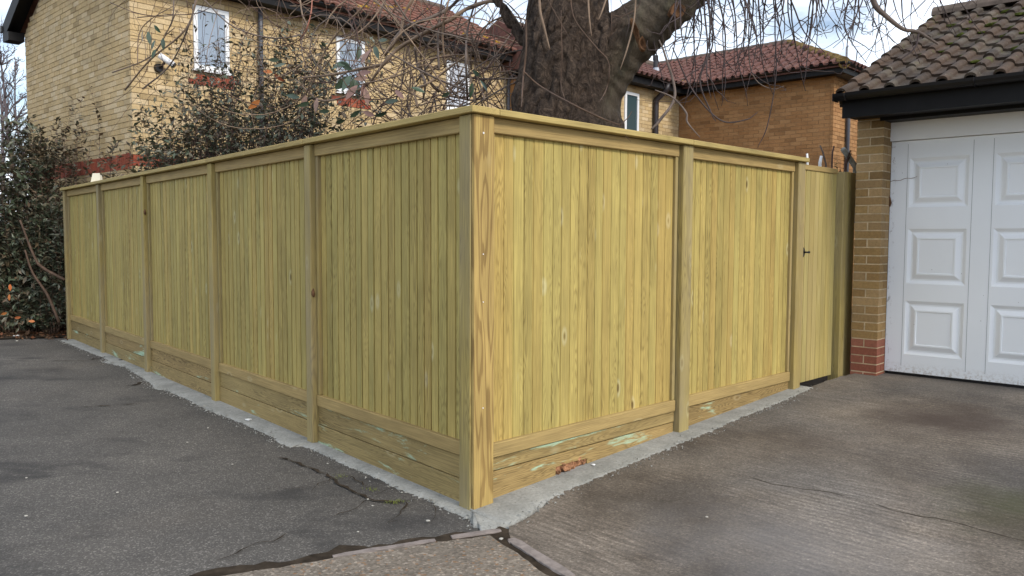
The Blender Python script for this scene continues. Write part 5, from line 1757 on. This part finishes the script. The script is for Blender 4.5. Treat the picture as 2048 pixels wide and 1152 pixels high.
# brown-tinged shrub against the gable
YB_ = lambda x: float(np.interp(x, [0, 60, 130, 160, 200, 280], [12.3, 12.15, 12.05, 11.6, 10.95, 10.3]))
shrub('gable_shrub', 'sparse browning shrub with arching shoots beside the left end of the gable wall', (116, 108, 120), YB_,
      [([(60, 210), (100, 180), (150, 210), (170, 280), (150, 340), (60, 330)], 12, 34, .08, .62, .3, .8),
       ([(0, 250), (60, 225), (150, 260), (150, 350), (20, 360)], 20, 40, .085, .66, .4, .7)], LEAF_B, STEMR, .005)
shrub('gable_shrub', 'few long arching leafy shoots crossing the middle of the gable wall', (195, 170, 225), YB_,
      [([(120, 150), (175, 145), (215, 240), (270, 300), (240, 330), (150, 330)], 13, 24, .085, .6, .25, .5)], LEAF_B, STEMR, .005)

# main shrub above the middle of the fence
YC = lambda x: float(np.interp(x, [200, 280, 400, 550, 700], [10.2, 9.8, 9.3, 8.4, 7.7]))
shrub('leafy_shrub', 'large dark green leafy shrub hanging above the middle of the long fence', (420, 330, 560), YC,
      [([(270, 190), (330, 150), (420, 130), (500, 60), (560, 40), (640, 60), (640, 200), (660, 260), (520, 290), (300, 330), (270, 300)], 95, 26, .078, .55, .5, .3),
       ([(320, 240), (420, 190), (560, 190), (680, 220), (640, 265), (500, 290), (320, 330), (270, 330)], 165, 34, .076, .4, .5, .15),
       ([(330, 20), (480, 20), (640, 30), (680, 140), (600, 200), (400, 200), (350, 120)], 135, 18, .068, .55, .4, .3),
       ([(262, 190), (285, 180), (330, 290), (280, 320)], 12, 26, .09, .5, .2, .3),
       ([(600, 60), (760, 60), (800, 200), (640, 250)], 44, 16, .075, .6, .3, .2)], LEAF_D, STEMR, .005)

# ------------------------------------------------------------------ far bare trees
def bare_tree(label, px, Y, top_py, spread):
    b = at(px, 470, Y); b.z = 0
    root = empty('bare_tree', Matrix.Translation(b)); tag(root, label, 'tree', 'bare trees beyond the house')
    H = at(px, top_py, Y).z
    mt = MB(); mc = MB()
    lead = wander((0, 0, 0), (random.gauss(0, .4), 0, H), (0, 0, 0), 14, .12)
    mt.tube(lead, [.09 * (1 - .85 * i / 14) for i in range(15)], 7)
    for k in range(34):
        i = random.randint(3, 13); q = lead[i]
        l = spread * random.uniform(.5, 1) * (1.2 - i / 14)
        d = Vector((random.gauss(0, 1), random.gauss(0, 1), random.uniform(.5, 1.8))).normalized()
        br_ = wander(q, q + d * l * 1.5, (0, 0, .1 * l), 8, .04)
        mc.tube(br_, [.028 * (1 - .8 * j / 8) for j in range(9)], 4)
        for _ in range(9):
            j = random.randint(2, 8); q2 = br_[j]
            d2 = (d + Vector((random.gauss(0, .7), random.gauss(0, .7), random.uniform(-.2, .8)))).normalized()
            mc.tube(wander(q2, q2 + d2 * l * random.uniform(.25, .6), (0, 0, 0), 5, .03), [.012 * (1 - .6 * j_ / 5) for j_ in range(6)], 3)
    mt.build('trunk', BIRCH, root, smooth=True)
    tag(mc.build('crown', BIRCH, root, smooth=True), kind='stuff')
bare_tree('leafless tree with pale upright trunk nearest to the gable edge', 32, 26, 60, 1.8)
bare_tree('leafless tree at the very left edge of the picture', 5, 29, 30, 2.2)
bare_tree('leafless tree half hidden behind the gable wall', 62, 31, 110, 1.8)

# overhead cable from the gable
mm = MB(); p0, p1 = at(-60, 75, 15.5), H1.matrix_world @ Vector((-0.22, 3.9, 5.9))
mm.tube(wander(p0, p1, (0, 0, -.12), 12, 0), .012, 5)
tag(mm.build('overhead_cable', BLACK, smooth=True), 'thin overhead cable sagging from the gable roof edge', 'cable')

# ------------------------------------------------------------------ small things
# cut sticks and pipe behind the gate
GATE_Y = CO + UR * 4.1 - NRo * 0.35
def stick(name, pts, r_, mat, label, cat, tip=None):
    P = [Vector(p) for p in pts]
    o = empty(name, Matrix.Translation(P[0]))
    mm = MB(); path = [p - P[0] for p in P]
    n = len(path); mm.tube(path, [r_ * (1 - .25 * i / (n - 1)) for i in range(n)], 9)
    mm.build('shaft', mat, o, smooth=True)
    tag(o, label, cat)
    return o
def base_of(px, Y): 
    p = at(px, 420, Y); p.z = 0.2; return p
PALE = flat('cut_branch', (0.30, 0.29, 0.25), .85, .2, .4, 20)
stick('cut_branch', [base_of(1735, 7.75), at(1712, 335, 7.6), at(1686, 298, 7.5)], .034, PALE, 'thick pale cut branch leaning above the gate by the garage', 'branch')
stick('cane', [base_of(1652, 7.4), at(1652, 330, 7.4), at(1646, 305, 7.4), at(1640, 291, 7.4)], .009, STEMG, 'curved grey cane poking up behind the gate', 'stick')
stick('cane', [base_of(1664, 7.4), at(1664, 325, 7.4), at(1665, 305, 7.4), at(1668, 292, 7.4)], .009, STEMR, 'upright dark red cane poking up behind the gate', 'stick')
stick('cane', [base_of(1680, 7.5), at(1690, 328, 7.5), at(1701, 301, 7.5)], .009, STEMR, 'dark cane crossing the pale branch, upper one', 'stick')
stick('cane', [base_of(1684, 7.52), at(1692, 330, 7.52), at(1702, 307, 7.52)], .009, STEM, 'dark cane crossing the pale branch, lower one', 'stick')
stick('white_stake', [base_of(1638, 7.3), at(1640, 325, 7.3), at(1643, 312, 7.3)], .017, WHITE, 'short white plastic stake showing above the gate', 'stake')
stick('white_stake', [base_of(1615, 7.1), at(1615, 322, 7.1), at(1614, 307, 7.1)], .012, WHITE, 'thin white stake just past the end of the fence coping', 'stake')
o0 = base_of(1675, 7.55)
rt = empty('dry_weed', Matrix.Translation(o0)); tag(rt, 'small dry weed with curled leaves behind the gate', 'weed')
ms, ml = MB(), MB()
for k in range(5):
    path = [p - o0 for p in wander(o0, at(1668 + k * 4, 303 + random.uniform(0, 18), 7.55), (0, 0, .05), 10, .01)]
    leafy_stem(ms, ml, path, .004, .82, 10, .04)
ms.build('stems', STEM, rt); tag(ml.build('leaves', leaf_mat('dry_leaf', [(.2, .15, .06), (.13, .12, .05), (.24, .18, .09)], .8, .2), rt), kind='stuff')

# white box standing on the coping
b_ = FL.matrix_world @ Vector((-7.85, 0.06, 2.116))
bx = empty('white_carton', Matrix.Translation(b_) @ Matrix.Rotation(R(25), 4, 'Z'))
tag(bx, 'small cream plastic box standing on the fence coping', 'box')
m = MB(); m.hexa([(-.055, -.04, 0), (.055, -.04, 0), (.055, .04, 0), (-.055, .04, 0), (-.03, -.035, .115), (.05, -.035, .12), (.05, .035, .12), (-.03, .035, .115)])
m.build('carton', flat('cream_plastic', (.66, .63, .52), .6), bx)
m = MB(); m.hexa([(.052, -.041, .01), (.085, -.043, .005), (.085, .035, .005), (.056, .04, .01), (.052, -.036, .10), (.07, -.038, .095), (.07, .03, .095), (.052, .035, .10)])
m.build('flap', flat('cream_shadow', (.5, .47, .38), .7), bx)

# litter and chips on the ground
def chip(px, py, r_, mat, label, cat, group=None, flatn=.4):
    bm = bmesh.new(); bmesh.ops.create_icosphere(bm, subdivisions=1, radius=r_)
    for v in bm.verts:
        v.co += v.normal * r_ * .5 * mnoise.noise(v.co * (1.5 / r_) + Vector((px, py, 0)))
        v.co.z *= flatn
    me = bpy.data.meshes.new('chip'); bm.to_mesh(me); bm.free(); me.materials.append(mat)
    o = link('stone_chip' if cat == 'stone' else 'paper_scrap', me)
    p = onz(px, py, 0.01) if px < 1030 else on_drive(px, py)
    o.location = (p.x, p.y, (0.012 if px < 1030 else drive_z(p) + 0.022)); o.rotation_euler.z = px
    tag(o, label, cat, group)
chip(497, 839, .03, WHITE, 'white paper scrap lying on the cement beside the second fence panel', 'paper', None, .15)
chip(33, 672, .05, WHITE, 'crumpled white wrapper in the dead leaves under the evergreen shrub', 'litter', None, .4)
G_ = 'stone chips scattered on the tarmac'
for (x, y, r_, lb_) in [(856, 1042, .012, 'pale stone chip on the tarmac just left of the corner post foot'), (736, 999, .008, 'tiny pale stone chip at the meeting point of the tarmac cracks'),
        (745, 1012, .006, 'tiny pale stone chip just below where the tarmac cracks meet'), (235, 985, .008, 'tiny pale stone chip alone in the middle of the left tarmac'),
        (52, 1032, .009, 'lower of two pale stone chips by the left picture edge'), (53, 956, .008, 'upper of two pale stone chips by the left picture edge'),
        (374, 885, .008, 'tiny pale stone chip on tarmac level with the second fence panel, left one'), (416, 856, .008, 'tiny pale stone chip on tarmac closest to the fourth fence post cement'),
        (465, 929, .008, 'tiny pale stone chip on tarmac left of the long crack'), (34, 682, .02, 'pale stone chip on the tarmac edge below the evergreen shrub'),
        (716, 1064, .006, 'tiny pale stone chip on tarmac above the foreground edging strip'), (1002, 1078, .012, 'pale stone chip in the dirt joint below the corner post')]:
    chip(x, y, r_, STONE, lb_, 'stone', G_)
chip(1025, 1084, .022, KERB, 'larger grey stone in the dark joint below the corner', 'stone')
chip(1414, 1038, .008, STONE, 'tiny pale stone chip on the brown concrete driveway', 'stone')
chip(1187, 933, .012, WHITE, 'white stone chip beside the notch under the right fence', 'stone')
# dead leaves under the evergreen
ml = MB()
for k in range(900):
    x, y = random.uniform(-20, 140), random.uniform(648, 682)
    if y > 676 - abs(x - 60) * .02 + random.gauss(0, 3): continue
    p = onz(x, y, 0.02); p.z = random.uniform(.015, .05)
    add_leaf(ml, p, Vector((random.gauss(0, 1), random.gauss(0, 1), random.gauss(0, .25))), random.uniform(.05, .10), .5)
tag(ml.build('fallen_leaves', LITTER), 'brown dead leaves on the soil under the evergreen shrub', 'leaves', kind='stuff')
# grass tufts in the tarmac crack
ml = MB()
for k in range(120):
    x, y = random.choice([(792, 1006), (780, 1005), (800, 1003), (680, 953), (745, 980)])
    p = onz(x + random.gauss(0, 8), y + random.gauss(0, 2), 0.005)
    d = Vector((random.gauss(0, .6), random.gauss(0, .6), 1)).normalized(); L = random.uniform(.006, .018)
    s_ = d.cross(Vector((0, 1, 0))).normalized() * .0015
    b = len(ml.v); ml.v += [tuple(p - s_), tuple(p + s_), tuple(p + d * L)]; ml.f.append((b, b + 1, b + 2))
tag(ml.build('crack_grass', flat('grass', (.13, .15, .035), .8, .2)), 'tiny green grass tufts growing in the tarmac crack', 'grass', kind='stuff')
